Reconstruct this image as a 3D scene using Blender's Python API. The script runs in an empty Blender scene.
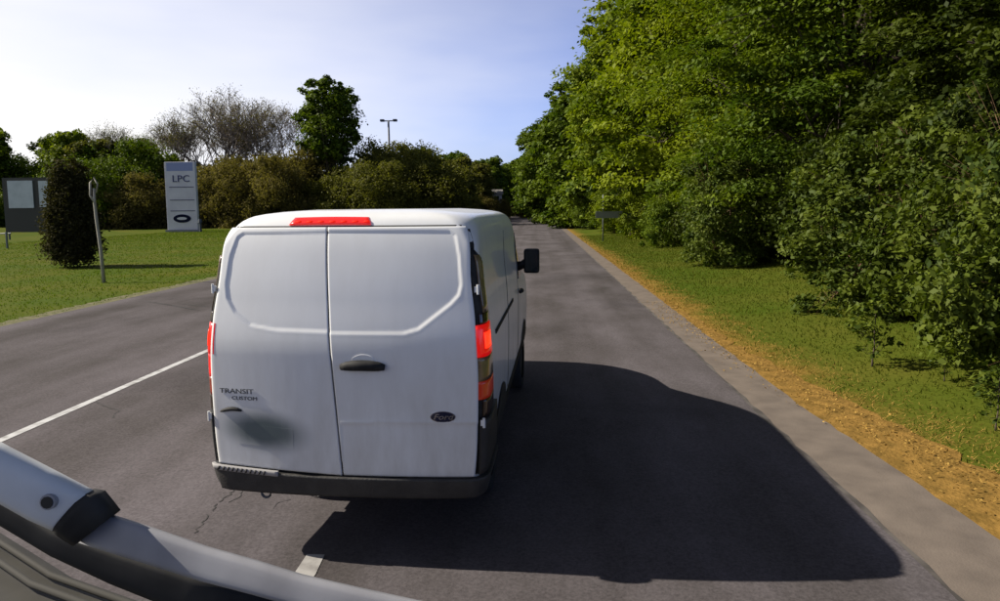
import bpy, bmesh, math, random
import numpy as np
from mathutils import Vector, Matrix, Euler

R = math.radians
sc = bpy.context.scene
col = sc.collection
rng = np.random.default_rng(7)
random.seed(7)

# ------------------------------------------------------------------ camera
FOC, YAW, PITCH, ROLL, SHY, CAMH = 678.13, -0.05657, 0.09659, 0.00953, -27.087, 2.5277
_f = Vector((math.sin(YAW)*math.cos(PITCH), math.cos(YAW)*math.cos(PITCH), -math.sin(PITCH)))
_r = Vector((math.cos(YAW), -math.sin(YAW), 0)); _u = _r.cross(_f)
CR = math.cos(ROLL)*_r - math.sin(ROLL)*_u
CU = math.sin(ROLL)*_r + math.cos(ROLL)*_u
CF = _f
cam = bpy.data.cameras.new('dash_camera')
cam.sensor_width = 36.0
cam.lens = FOC*36/1000
cam.shift_y = SHY/1000
cam.clip_start = 0.05
cam.clip_end = 8000
cam.dof.use_dof = False
camo = bpy.data.objects.new('dash_camera', cam); col.objects.link(camo)
camo.matrix_world = Matrix(((CR.x, CU.x, -CF.x, 0), (CR.y, CU.y, -CF.y, 0), (CR.z, CU.z, -CF.z, CAMH), (0, 0, 0, 1)))
sc.camera = camo

def ray(x, y):
    return CF + CR*((x-500)/FOC) - CU*((y-300.5-SHY)/FOC)
def at(x, y, Y):
    d = ray(x, y); return d*(Y/d.y) + Vector((0, 0, CAMH))

# ------------------------------------------------------------------ light
SUN_EL, SUN_AZ = 38.3, -85.7          # clockwise from +Y (the road's direction)
w = bpy.data.worlds.new('World'); sc.world = w; w.use_nodes = True
nt = w.node_tree; N = nt.nodes; L = nt.links
bg = N['Background']
sky = N.new('ShaderNodeTexSky'); sky.sky_type = 'NISHITA'; sky.sun_disc = False
sky.sun_elevation = R(SUN_EL); sky.sun_rotation = R(SUN_AZ)
sky.air_density = 1.0; sky.dust_density = 0.6; sky.ozone_density = 2.5
bg.inputs[1].default_value = 0.050
tc = N.new('ShaderNodeTexCoord')
# thin veil of cloud, thicker towards the horizon and round the sun
mp = N.new('ShaderNodeMapping'); mp.inputs['Scale'].default_value = (1.2, 1.0, 4.5); mp.inputs['Location'].default_value = (0.3, 0.2, 0.1)
L.new(tc.outputs['Generated'], mp.inputs[0])
nz = N.new('ShaderNodeTexNoise'); nz.inputs['Scale'].default_value = 1.9; nz.inputs['Detail'].default_value = 4; nz.inputs['Roughness'].default_value = .5
L.new(mp.outputs[0], nz.inputs[0])
vm = N.new('ShaderNodeVectorMath'); vm.operation = 'DOT_PRODUCT'
sd = Vector((math.sin(R(SUN_AZ))*math.cos(R(SUN_EL)), math.cos(R(SUN_AZ))*math.cos(R(SUN_EL)), math.sin(R(SUN_EL))))
nrm = N.new('ShaderNodeVectorMath'); nrm.operation = 'NORMALIZE'
L.new(tc.outputs['Generated'], nrm.inputs[0]); L.new(nrm.outputs[0], vm.inputs[0]); vm.inputs[1].default_value = sd
mr = N.new('ShaderNodeMapRange'); mr.inputs[1].default_value = 0.06; mr.inputs[2].default_value = 0.66; mr.inputs[3].default_value = -0.12; mr.inputs[4].default_value = 1.3
L.new(vm.outputs['Value'], mr.inputs[0])
mr2 = N.new('ShaderNodeMapRange'); mr2.inputs[1].default_value = 0.38; mr2.inputs[2].default_value = 0.7; mr2.inputs[3].default_value = 0.0; mr2.inputs[4].default_value = 0.32
L.new(nz.outputs['Fac'], mr2.inputs[0])
sp = N.new('ShaderNodeSeparateXYZ'); L.new(nrm.outputs[0], sp.inputs[0])
lowr = N.new('ShaderNodeMapRange'); lowr.inputs[1].default_value = 0.0; lowr.inputs[2].default_value = 0.55; lowr.inputs[3].default_value = 1.0; lowr.inputs[4].default_value = 0.12
L.new(sp.outputs[2], lowr.inputs[0])
ad0 = N.new('ShaderNodeMath'); ad0.operation = 'ADD'; L.new(mr.outputs[0], ad0.inputs[0]); L.new(mr2.outputs[0], ad0.inputs[1])
ad = N.new('ShaderNodeMath'); ad.operation = 'MULTIPLY'; ad.use_clamp = True
L.new(ad0.outputs[0], ad.inputs[0]); L.new(lowr.outputs[0], ad.inputs[1])
tint = N.new('ShaderNodeMix'); tint.data_type = 'RGBA'; tint.blend_type = 'MULTIPLY'; tint.inputs[0].default_value = 1.0
L.new(sky.outputs[0], tint.inputs[6])
gr = N.new('ShaderNodeMapRange'); gr.inputs[1].default_value = 0.12; gr.inputs[2].default_value = 0.65; gr.inputs[3].default_value = 1.42; gr.inputs[4].default_value = 0.55
L.new(sp.outputs[2], gr.inputs[0])
sc_ = N.new('ShaderNodeVectorMath'); sc_.operation = 'SCALE'; L.new(gr.outputs[0], sc_.inputs['Scale'])
tv = N.new('ShaderNodeMix'); tv.data_type = 'RGBA'; tv.inputs[6].default_value = (.94, .97, 1.50, 1); tv.inputs[7].default_value = (1.10, 1.0, .92, 1)
tz = N.new('ShaderNodeMapRange'); tz.inputs[1].default_value = .3; tz.inputs[2].default_value = .75; L.new(sp.outputs[2], tz.inputs[0]); L.new(tz.outputs[0], tv.inputs[0])
L.new(tv.outputs[2], sc_.inputs[0])
L.new(sc_.outputs[0], tint.inputs[7])
mx = N.new('ShaderNodeMix'); mx.data_type = 'RGBA'
L.new(ad.outputs[0], mx.inputs[0]); L.new(tint.outputs[2], mx.inputs[6])
mx.inputs[7].default_value = (13.0, 12.9, 13.0, 1)
L.new(mx.outputs[2], bg.inputs[0])

sun = bpy.data.lights.new('sun', 'SUN'); sun.energy = 5.0; sun.angle = R(0.55); sun.color = (1.0, 0.92, 0.78)
suno = bpy.data.objects.new('sun', sun); col.objects.link(suno)
suno.rotation_euler = (-sd).to_track_quat('-Z', 'Y').to_euler(); suno.location = (0, 0, 30)

sc.view_settings.view_transform = 'Standard'; sc.view_settings.look = 'None'
sc.view_settings.exposure = 0.70; sc.view_settings.gamma = 1.0
sc.view_settings.use_curve_mapping = False
sc.cycles.max_bounces = 8; sc.cycles.diffuse_bounces = 3; sc.cycles.glossy_bounces = 3
sc.cycles.transmission_bounces = 4; sc.cycles.transparent_max_bounces = 8
sc.cycles.use_denoising = True

# ------------------------------------------------------------------ materials
def mat(name, rgb, rough=.6, metal=0., coat=0., spec=.5, noise=None, bump=None, emit=None, alpha=None):
    """noise = (scale, rgb2, lo, hi[, detail]); bump = (scale, strength)"""
    m = bpy.data.materials.new(name); m.use_nodes = True
    t = m.node_tree; b = t.nodes['Principled BSDF']
    b.inputs['Base Color'].default_value = (*rgb, 1); b.inputs['Roughness'].default_value = rough
    b.inputs['Metallic'].default_value = metal; b.inputs['Coat Weight'].default_value = coat
    b.inputs['Specular IOR Level'].default_value = spec
    tcn = t.nodes.new('ShaderNodeTexCoord')
    if noise:
        z = t.nodes.new('ShaderNodeTexNoise'); z.inputs['Scale'].default_value = noise[0]
        z.inputs['Detail'].default_value = noise[4] if len(noise) > 4 else 4
        t.links.new(tcn.outputs['Object'], z.inputs['Vector'])
        r_ = t.nodes.new('ShaderNodeMapRange'); r_.inputs[1].default_value = noise[2]; r_.inputs[2].default_value = noise[3]
        t.links.new(z.outputs['Fac'], r_.inputs[0])
        k = t.nodes.new('ShaderNodeMix'); k.data_type = 'RGBA'
        k.inputs[6].default_value = (*rgb, 1); k.inputs[7].default_value = (*noise[1], 1)
        t.links.new(r_.outputs[0], k.inputs[0]); t.links.new(k.outputs[2], b.inputs['Base Color'])
    if bump:
        z = t.nodes.new('ShaderNodeTexNoise'); z.inputs['Scale'].default_value = bump[0]; z.inputs['Detail'].default_value = 3
        t.links.new(tcn.outputs['Object'], z.inputs['Vector'])
        bp = t.nodes.new('ShaderNodeBump'); bp.inputs['Strength'].default_value = bump[1]; bp.inputs['Distance'].default_value = .02
        t.links.new(z.outputs['Fac'], bp.inputs['Height']); t.links.new(bp.outputs[0], b.inputs['Normal'])
    if emit:
        b.inputs['Emission Color'].default_value = (*emit[0], 1); b.inputs['Emission Strength'].default_value = emit[1]
    return m

def leaf_mat(name, c1, c2, trans=.35, rough=.6, spec=.1):
    m = bpy.data.materials.new(name); m.use_nodes = True
    t = m.node_tree; b = t.nodes['Principled BSDF']; out = t.nodes['Material Output']
    a = t.nodes.new('ShaderNodeAttribute'); a.attribute_name = 'rnd'
    k = t.nodes.new('ShaderNodeMix'); k.data_type = 'RGBA'
    k.inputs[6].default_value = (*c1, 1); k.inputs[7].default_value = (*c2, 1)
    t.links.new(a.outputs['Fac'], k.inputs[0]); t.links.new(k.outputs[2], b.inputs['Base Color'])
    b.inputs['Roughness'].default_value = rough; b.inputs['Specular IOR Level'].default_value = spec
    tr = t.nodes.new('ShaderNodeBsdfTranslucent')
    br = t.nodes.new('ShaderNodeMix'); br.data_type = 'RGBA'; br.blend_type = 'MULTIPLY'; br.inputs[0].default_value = 1
    t.links.new(k.outputs[2], br.inputs[6]); br.inputs[7].default_value = (1.5, 1.6, .6, 1)
    t.links.new(br.outputs[2], tr.inputs[0])
    ms = t.nodes.new('ShaderNodeMixShader'); ms.inputs[0].default_value = trans
    t.links.new(b.outputs[0], ms.inputs[1]); t.links.new(tr.outputs[0], ms.inputs[2]); t.links.new(ms.outputs[0], out.inputs[0])
    return m

M = {}
M['bark'] = mat('bark', (.09, .065, .045), .9, noise=(6, (.045, .035, .028), .35, .65), bump=(18, .7))
M['bark_twig'] = mat('brown_twigs', (.16, .09, .05), .9)
M['bark_grey'] = mat('grey_bark', (.21, .175, .155), .9, noise=(3, (.13, .105, .09), .35, .65))
M['leaf_light'] = leaf_mat('light_green_leaves', (.045, .080, .005), (.19, .225, .010), .3)
M['leaf_mid'] = leaf_mat('mid_green_leaves', (.030, .060, .006), (.125, .165, .010), .26)
M['leaf_dark'] = leaf_mat('dark_green_shaded_leaves', (.012, .023, .004), (.062, .080, .008), .2)  # dark green; for the right-hand wood its shade is put into the leaf colour
M['leaf_gloss'] = leaf_mat('glossy_green_leaves', (.022, .042, .006), (.095, .120, .011), .2, .6, .12)
M['leaf_olive'] = leaf_mat('olive_leaves', (.06, .065, .014), (.14, .135, .025), .35)
M['leaf_brown'] = leaf_mat('brown_brush', (.085, .074, .024), (.165, .135, .042), .3, .9, .05)
M['leaf_shrub'] = leaf_mat('dark_shrub_leaves', (.030, .028, .012), (.055, .050, .020), .15, .9, .05)
M['grass_blade'] = leaf_mat('grass_blades', (.058, .10, .005), (.10, .13, .010), .3, .8, .1)
M['verge_blade'] = leaf_mat('verge_grass_blades', (.05, .075, .005), (.10, .105, .012), .3, .8, .1)
M['straw'] = leaf_mat('dry_straw', (.20, .115, .025), (.36, .23, .06), .1, .9)
def paint(name, smudge=False):
    m = mat(name, (.70, .71, .72), .33, coat=.3); t = m.node_tree; b = t.nodes['Principled BSDF']; l = t.links
    def nd(k, **kw):
        q = t.nodes.new(k)
        for a, v_ in kw.items(): setattr(q, a, v_)
        return q
    tcn = nd('ShaderNodeTexCoord'); sx = nd('ShaderNodeSeparateXYZ'); l.new(tcn.outputs['Object'], sx.inputs[0])
    mpn = nd('ShaderNodeMapping'); mpn.inputs['Scale'].default_value = (3.2, 3.2, .9); l.new(tcn.outputs['Object'], mpn.inputs[0])
    z = nd('ShaderNodeTexNoise'); z.inputs['Scale'].default_value = 1.7; z.inputs['Detail'].default_value = 9; z.inputs['Roughness'].default_value = .62; l.new(mpn.outputs[0], z.inputs[0])
    g = nd('ShaderNodeMapRange'); g.inputs[1].default_value = .6; g.inputs[2].default_value = 1.7; g.inputs[3].default_value = .75; g.inputs[4].default_value = .18; l.new(sx.outputs[2], g.inputs[0])
    n2 = nd('ShaderNodeMapRange'); n2.inputs[1].default_value = .35; n2.inputs[2].default_value = .75; l.new(z.outputs['Fac'], n2.inputs[0])
    mu = nd('ShaderNodeMath', operation='MULTIPLY'); l.new(g.outputs[0], mu.inputs[0]); l.new(n2.outputs[0], mu.inputs[1])
    k = nd('ShaderNodeMix', data_type='RGBA'); k.inputs[6].default_value = (.71, .72, .73, 1); k.inputs[7].default_value = (.42, .40, .37, 1); l.new(mu.outputs[0], k.inputs[0])
    l.new(k.outputs[2], b.inputs['Base Color']); out = k
    rr_ = nd('ShaderNodeMapRange'); rr_.inputs[3].default_value = .30; rr_.inputs[4].default_value = .62; l.new(mu.outputs[0], rr_.inputs[0]); l.new(rr_.outputs[0], b.inputs['Roughness'])
    if smudge:
        m2 = nd('ShaderNodeMapping', vector_type='TEXTURE'); m2.inputs['Location'].default_value = (-.575, 0, .95); m2.inputs['Scale'].default_value = (.40, 10, .18); m2.inputs['Rotation'].default_value = (0, .10, 0)
        l.new(tcn.outputs['Object'], m2.inputs[0])
        ln = nd('ShaderNodeVectorMath', operation='LENGTH'); l.new(m2.outputs[0], ln.inputs[0])
        q = nd('ShaderNodeMath', operation='MULTIPLY_ADD'); q.inputs[1].default_value = .35; l.new(z.outputs['Fac'], q.inputs[0]); l.new(ln.outputs['Value'], q.inputs[2])
        r_ = nd('ShaderNodeMapRange', interpolation_type='SMOOTHSTEP'); r_.inputs[1].default_value = .45; r_.inputs[2].default_value = 1.25; l.new(q.outputs[0], r_.inputs[0])
        k2 = nd('ShaderNodeMix', data_type='RGBA'); k2.inputs[6].default_value = (.105, .135, .14, 1); l.new(r_.outputs[0], k2.inputs[0]); l.new(k.outputs[2], k2.inputs[7]); l.new(k2.outputs[2], b.inputs['Base Color'])
    return m
M['white_paint'] = paint('white_van_paint'); M['smudged_paint'] = paint('smudged_white_paint', True)
M['seam'] = mat('dark_door_gap', (.012, .012, .013), .8)
M['black_plastic'] = mat('black_plastic', (.014, .014, .015), .7, spec=.25, noise=(14, (.032, .031, .03), .4, .7))
M['bumper'] = mat('weathered_black_bumper', (.022, .021, .021), .6, noise=(9, (.036, .034, .032), .4, .7), bump=(60, .2))
M['grey_tread'] = mat('worn_grey_step', (.30, .29, .29), .6)
M['glass'] = mat('dark_glass', (.015, .017, .018), .06, coat=.3)
M['tyre'] = mat('tyre_rubber', (.018, .018, .018), .85, bump=(40, .4))
M['steel_rim'] = mat('silver_rim', (.35, .35, .36), .35, metal=.8)
M['chrome'] = mat('chrome', (.7, .7, .72), .2, metal=1)
M['badge_blue'] = mat('dark_blue_badge', (.01, .014, .04), .2, coat=.8)
M['letter'] = mat('dark_letter', (.06, .065, .075), .4)
M['plate'] = mat('grey_green_plate', (.06, .085, .085), .6, noise=(5, (.13, .16, .165), .4, .75))
M['recess'] = mat('plate_recess_paint', (.24, .275, .30), .6, noise=(4, (.13, .16, .165), .35, .7))
M['plate'] = M['smudged_paint']
M['brake_lit'] = mat('lit_brake_lamp', (.5, .01, .008), .25, coat=.5, emit=((1, .008, .006), .28), noise=None)
M['brake_core'] = mat('lit_brake_bulb', (.8, .05, .02), .25, emit=((1, .03, .008), 1.1))
M['brake_lit2'] = mat('lit_diode', (.5, .02, .01), .7, spec=.05, emit=((1, .02, .01), .42))
M['brake_glow'] = mat('lit_tail_lamp', (.20, .02, .008), .25, coat=.5, noise=(10, (.10, .04, .02), .4, .7), emit=((1, .05, .01), .06))
M['lamp_dark'] = mat('dark_lamp_lens', (.03, .012, .01), .15, coat=.7, noise=(5, (.07, .05, .025), .4, .7))
M['lamp_amber'] = mat('amber_lamp_lens', (.16, .10, .05), .18, coat=.7, noise=(9, (.26, .20, .11), .4, .7))
M['road_paint'] = mat('worn_white_line', (.42, .42, .43), .8, noise=(7, (.20, .195, .19), .45, .7))
M['line_faint'] = mat('worn_lane_dash', (.30, .29, .28), .8, noise=(6, (.14, .13, .125), .4, .65))
M['crack'] = mat('tar_crack', (.018, .016, .015), .8)
M['seam_tar'] = mat('seam_tar', (.040, .035, .032), .9, noise=(2.5, (.085, .075, .068), .42, .6, 6))
M['sign_white'] = mat('sign_white', (.58, .57, .62), .6, noise=(.6, (.48, .47, .53), .4, .7))
M['sign_blue'] = mat('sign_blue_band', (.22, .26, .46), .6)
M['sign_line'] = mat('sign_grey_line', (.10, .10, .15), .6)
M['post_white'] = mat('pale_post', (.34, .32, .27), .8, noise=(4, (.24, .23, .18), .4, .7))
M['grey_metal'] = mat('galvanised_grey', (.16, .17, .18), .5, metal=.5)
M['dark_metal'] = mat('dark_pole', (.05, .06, .08), .6)
M['board'] = mat('pale_board', (.5, .54, .56), .7, noise=(1.5, (.42, .46, .48), .4, .7))
M['dark_board'] = mat('dark_board', (.030, .031, .028), .7)
M['wiper_grey'] = mat('silver_wiper', (.32, .32, .345), .75, noise=(7, (.19, .19, .21), .35, .7, 8))
M['wiper_pale'] = mat('pale_wiper_head', (.60, .62, .64), .5, noise=(10, (.48, .50, .53), .4, .7, 8))
M['cowl'] = mat('grey_cowl', (.034, .031, .025), .8, noise=(9, (.018, .016, .012), .35, .7))
M['cab_paint'] = mat('grey_cab_paint', (.022, .020, .016), .85)
M['wall_pale'] = mat('pale_wall', (.5, .48, .46), .8)
M['roof_dark'] = mat('grey_roof', (.16, .15, .14), .8)

# asphalt: patchy, with wheel tracks, seams and fine grain
def asphalt():
    m = bpy.data.materials.new('asphalt'); m.use_nodes = True
    t = m.node_tree; n = t.nodes; l = t.links; b = n['Principled BSDF']
    tcn = n.new('ShaderNodeTexCoord')
    mpn = n.new('ShaderNodeMapping'); mpn.inputs['Scale'].default_value = (1, .45, 1); l.new(tcn.outputs['Object'], mpn.inputs[0])
    big = n.new('ShaderNodeTexNoise'); big.inputs['Scale'].default_value = .7; big.inputs['Detail'].default_value = 9; big.inputs['Roughness'].default_value = .62; l.new(mpn.outputs[0], big.inputs[0])
    fine = n.new('ShaderNodeTexNoise'); fine.inputs['Scale'].default_value = 42; fine.inputs['Detail'].default_value = 6; fine.inputs['Roughness'].default_value = .75; l.new(tcn.outputs['Object'], fine.inputs[0])
    c1 = n.new('ShaderNodeValToRGB')
    c1.color_ramp.elements[0].position = .36; c1.color_ramp.elements[0].color = (.052, .046, .045, 1)
    c1.color_ramp.elements[1].position = .62; c1.color_ramp.elements[1].color = (.104, .093, .100, 1)
    mp2 = n.new('ShaderNodeMapping'); mp2.inputs['Scale'].default_value = (1.15, .012, 1); l.new(tcn.outputs['Object'], mp2.inputs[0])
    trk = n.new('ShaderNodeTexNoise'); trk.inputs['Scale'].default_value = 1.; trk.inputs['Detail'].default_value = 2; l.new(mp2.outputs[0], trk.inputs[0])
    avg = n.new('ShaderNodeMath'); avg.operation = 'MULTIPLY_ADD'; avg.inputs[1].default_value = .38; l.new(trk.outputs['Fac'], avg.inputs[0])
    hb_ = n.new('ShaderNodeMath'); hb_.operation = 'MULTIPLY'; hb_.inputs[1].default_value = .62; l.new(big.outputs['Fac'], hb_.inputs[0]); l.new(hb_.outputs[0], avg.inputs[2])
    l.new(avg.outputs[0], c1.inputs[0])
    mxx = n.new('ShaderNodeMix'); mxx.data_type = 'RGBA'; mxx.blend_type = 'OVERLAY'; mxx.inputs[0].default_value = .28
    l.new(c1.outputs[0], mxx.inputs[6]); l.new(fine.outputs['Fac'], mxx.inputs[7])
    fr = n.new('ShaderNodeMapRange'); fr.inputs[1].default_value = .36; fr.inputs[2].default_value = .64; l.new(fine.outputs['Fac'], fr.inputs[0]); l.new(fr.outputs[0], mxx.inputs[7])
    # darker oil and tyre film, soft patches
    ol = n.new('ShaderNodeTexNoise'); ol.inputs['Scale'].default_value = .33; ol.inputs['Detail'].default_value = 7; ol.inputs['Distortion'].default_value = .6; l.new(tcn.outputs['Object'], ol.inputs[0])
    orr = n.new('ShaderNodeMapRange'); orr.inputs[1].default_value = .52; orr.inputs[2].default_value = .66; orr.inputs[3].default_value = 1; orr.inputs[4].default_value = .78; l.new(ol.outputs['Fac'], orr.inputs[0])
    mo = n.new('ShaderNodeMix'); mo.data_type = 'RGBA'; mo.blend_type = 'MULTIPLY'; mo.inputs[0].default_value = 1; l.new(mxx.outputs[2], mo.inputs[6]); l.new(orr.outputs[0], mo.inputs[7])
    l.new(mo.outputs[2], b.inputs['Base Color'])
    b.inputs['Roughness'].default_value = .95; b.inputs['Specular IOR Level'].default_value = .08
    bp = n.new('ShaderNodeBump'); bp.inputs['Strength'].default_value = .35; bp.inputs['Distance'].default_value = .01
    l.new(fine.outputs['Fac'], bp.inputs['Height']); l.new(bp.outputs[0], b.inputs['Normal'])
    return m
M['asphalt'] = asphalt()
M['shoulder'] = mat('gravelly_shoulder', (.165, .137, .116), .9, spec=.04, noise=(3, (.115, .096, .083), .3, .7, 12), bump=(60, .15))
M['soil'] = mat('ochre_soil', (.25, .145, .038), .95, spec=.04, noise=(5, (.14, .085, .022), .35, .65, 8), bump=(22, .8))
M['gravel_edge'] = mat('pale_gravel', (.17, .155, .10), .95, spec=.04, noise=(6, (.09, .095, .045), .35, .65, 8), bump=(25, .8))
M['grass'] = mat('mown_grass', (.060, .110, .006), .95, spec=.04, noise=(.22, (.072, .095, .018), .35, .65, 8), bump=(9, .8))
M['grass_dark'] = mat('verge_grass', (.050, .076, .006), .95, spec=.04, noise=(.30, (.085, .088, .012), .38, .68, 9), bump=(12, .9))
def verge_blend(m):
    t = m.node_tree; b = t.nodes['Principled BSDF']; src = b.inputs['Base Color'].links[0].from_socket
    tcn = t.nodes.new('ShaderNodeTexCoord'); sx = t.nodes.new('ShaderNodeSeparateXYZ'); t.links.new(tcn.outputs['Object'], sx.inputs[0])
    z = t.nodes.new('ShaderNodeTexNoise'); z.inputs['Scale'].default_value = 1.1; z.inputs['Detail'].default_value = 8; z.inputs['Roughness'].default_value = .65
    t.links.new(tcn.outputs['Object'], z.inputs['Vector'])
    q = t.nodes.new('ShaderNodeMath'); q.operation = 'MULTIPLY_ADD'; q.inputs[1].default_value = 3.0
    t.links.new(z.outputs['Fac'], q.inputs[0]); t.links.new(sx.outputs[0], q.inputs[2])
    r1 = t.nodes.new('ShaderNodeMapRange'); r1.interpolation_type = 'SMOOTHSTEP'; r1.inputs[1].default_value = 4.7; r1.inputs[2].default_value = 6.0; r1.inputs[3].default_value = 1; r1.inputs[4].default_value = 0
    t.links.new(q.outputs[0], r1.inputs[0])
    r2 = t.nodes.new('ShaderNodeMath'); r2.operation = 'GREATER_THAN'; r2.inputs[1].default_value = 1.0; t.links.new(sx.outputs[0], r2.inputs[0])
    mu = t.nodes.new('ShaderNodeMath'); mu.operation = 'MULTIPLY'; t.links.new(r1.outputs[0], mu.inputs[0]); t.links.new(r2.outputs[0], mu.inputs[1])
    k = t.nodes.new('ShaderNodeMix'); k.data_type = 'RGBA'; t.links.new(mu.outputs[0], k.inputs[0]); t.links.new(src, k.inputs[6]); k.inputs[7].default_value = (.21, .125, .028, 1)
    t.links.new(k.outputs[2], b.inputs['Base Color'])
verge_blend(M['grass_dark'])

# ------------------------------------------------------------------ helpers
def link_mesh(name, verts, faces, m=None, parent=None, smooth=False, rnd=None):
    me = bpy.data.meshes.new(name)
    me.from_pydata([tuple(v) for v in verts], [], faces); me.update()
    return link_me(name, me, m, parent, smooth)

def link_me(name, me, m=None, parent=None, smooth=False):
    if m is not None and not me.materials: me.materials.append(m)
    if smooth: me.polygons.foreach_set('use_smooth', [True]*len(me.polygons))
    o = bpy.data.objects.new(name, me); col.objects.link(o)
    if parent is not None: o.parent = parent
    return o

def tag(o, label=None, cat=None, group=None, kind=None):
    if label: o['label'] = label
    if cat: o['category'] = cat
    if group: o['group'] = group
    if kind: o['kind'] = kind
    return o

def empty(name, loc=(0, 0, 0), rz=0., scale=1.):
    o = bpy.data.objects.new(name, None); col.objects.link(o); o.empty_display_size = .3
    o.location = loc; o.rotation_euler = (0, 0, rz)
    o.scale = (scale,)*3 if not hasattr(scale, '__len__') else scale
    return o

class MB:
    def __init__(s): s.v = []; s.f = []
    def box(s, c, d, rot=None):
        b = len(s.v); c = Vector(c)
        for x in (-.5, .5):
            for y in (-.5, .5):
                for z in (-.5, .5):
                    p = Vector((x*d[0], y*d[1], z*d[2]))
                    if rot is not None: p = rot @ p
                    s.v.append(c+p)
        for q in ((0, 1, 3, 2), (4, 6, 7, 5), (0, 4, 5, 1), (2, 3, 7, 6), (0, 2, 6, 4), (1, 5, 7, 3)): s.f.append([b+i for i in q])
        return s
    def tube(s, pts, rad, n=8, squash=1., cap=True, up=None):
        b = len(s.v); pts = [Vector(p) for p in pts]
        if not hasattr(rad, '__len__'): rad = [rad]*len(pts)
        ref = Vector(up) if up is not None else None
        for i, p in enumerate(pts):
            d = (pts[min(i+1, len(pts)-1)]-pts[max(i-1, 0)]).normalized()
            a = ref if ref is not None else (Vector((0, 0, 1)) if abs(d.z) < .9 else Vector((1, 0, 0)))
            x = d.cross(a).normalized(); y = x.cross(d)
            for k in range(n):
                t = 2*math.pi*k/n
                s.v.append(p+(x*math.cos(t)+y*math.sin(t)*squash)*rad[i])
        for i in range(len(pts)-1):
            for k in range(n):
                a0 = b+i*n+k; a1 = b+i*n+(k+1) % n
                s.f.append([a0, a1, a1+n, a0+n])
        if cap:
            s.f.append([b+k for k in range(n)][::-1]); s.f.append([b+(len(pts)-1)*n+k for k in range(n)])
        return s
    def build(s, name, m, parent=None, smooth=False, bevel=0):
        o = link_mesh(name, s.v, s.f, m, parent, smooth)
        if bevel:
            bm = bmesh.new(); bm.from_mesh(o.data)
            bmesh.ops.bevel(bm, geom=bm.edges[:], offset=bevel, segments=2, affect='EDGES', profile=.6)
            bm.to_mesh(o.data); bm.free()
        return o

# ------------------------------------------------------------------ ground
def bend(y):                       # the road bears left in the distance
    return -max(0., y-120)**2/520.
def hgt(x, y):                     # terrain height
    xr = x - bend(y)
    h = 0.
    if xr > 4.6: h += .07*(xr-4.6) if xr < 16 else .8
    if xr < -13: h += .10*math.sin(x*.11+1)*math.sin(y*.07)*min(1, (-13-xr)/8)
    if xr < -60: h += min(6., (-60-xr)*.03)
    return h - .012

def strip(name, x0, x1, ys, z, m, edge=0., seed=0, nx=2, parent=None):
    """a sheet along the road; edge = raggedness of its right side"""
    rr = random.Random(seed); v = []; f = []
    for y in ys:
        for i in range(nx):
            x = x0+(x1-x0)*i/(nx-1)
            if edge and i == nx-1: x += rr.uniform(-edge, edge)
            v.append((x+bend(y), y, z))
    for j in range(len(ys)-1):
        for i in range(nx-1):
            a = j*nx+i; f.append([a, a+1, a+1+nx, a+nx])
    return link_mesh(name, v, f, m, parent)

xs = sorted(set([-3000, -1500, -700, -350, -200, -140] + list(range(-110, -12, 4)) + [-12.5, -11, 0, 2, 3.2, 3.8, 4.2, 4.6, 5.2, 6, 7, 8, 10, 12, 14, 17, 20, 25, 30, 40, 60, 90, 140, 300, 700, 1500, 3000]))
ys_ = [-3000, -800, -200, -60, -20, -8, 0] + [i*2.5 for i in range(1, 14)] + list(range(35, 130, 5)) + list(range(130, 400, 10)) + [450, 600, 900, 1500, 3000]
v = []; f = []
for y in ys_:
    for x in xs:
        v.append((x+bend(min(y, 400)), y, hgt(x+bend(y), y) if y < 400 else -.012))
nx = len(xs)
for j in range(len(ys_)-1):
    for i in range(nx-1):
        a = j*nx+i; f.append([a, a+1, a+1+nx, a+nx])
tag(link_mesh('ground', v, f, M['grass_dark'], smooth=True), kind='structure')

ysr = [-60, -20] + [i*1. for i in range(-5, 40)] + list(range(40, 120, 4)) + list(range(120, 420, 5))
tag(strip('road', -11.9, 2.66, ysr, .012, M['asphalt'], .018, 3, nx=5), kind='structure')
tag(strip('road_seam', 2.60, 2.715, [-10+.3*i for i in range(240)]+list(range(62,420,4)), .009, M['seam_tar'], .022, 5), kind='structure')
ysd = [-20+.35*i for i in range(0, 230)] + list(range(62, 420, 5))
tag(strip('road_shoulder', 2.66, 3.30, ysd, .005, M['shoulder'], .02, 9), kind='structure')
# ochre edge widening towards the camera
def flat_poly(name, left, right, z, m, rag=0, seed=0, kind='structure'):
    rr = random.Random(seed); v = []; f = []
    for (y, x0), (_, x1) in zip(left, right):
        v.append((x0+rr.uniform(-rag, rag)+bend(y), y, z)); v.append((x1+rr.uniform(-rag*2, rag*2)+bend(y), y, z))
    for j in range(len(left)-1):
        f.append([2*j, 2*j+1, 2*j+3, 2*j+2])
    return tag(link_mesh(name, v, f, m), kind=kind)
def lerp_tab(tab, y):
    for (a, b), (c, d) in zip(tab, tab[1:]):
        if a <= y <= c: return b+(d-b)*(y-a)/(c-a)
    return tab[-1][1] if y > tab[-1][0] else tab[0][1]
ysd2 = [-10+.22*i for i in range(0, 330)] + list(range(63, 420, 5))
soil_out = [(-10, 4.6), (4, 4.5), (6, 4.35), (8, 4.05), (12, 3.62), (20, 3.4), (60, 3.3), (420, 3.3)]
shld = [(-10, 3.6), (5, 3.5), (8, 3.38), (12, 3.02), (20, 2.95), (420, 2.95)]
flat_poly('road_shoulder', [(y, 3.2) for y in ysd2], [(y, lerp_tab(shld, y)-.04) for y in ysd2], .0075, M['shoulder'], .008, 4)
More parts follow.
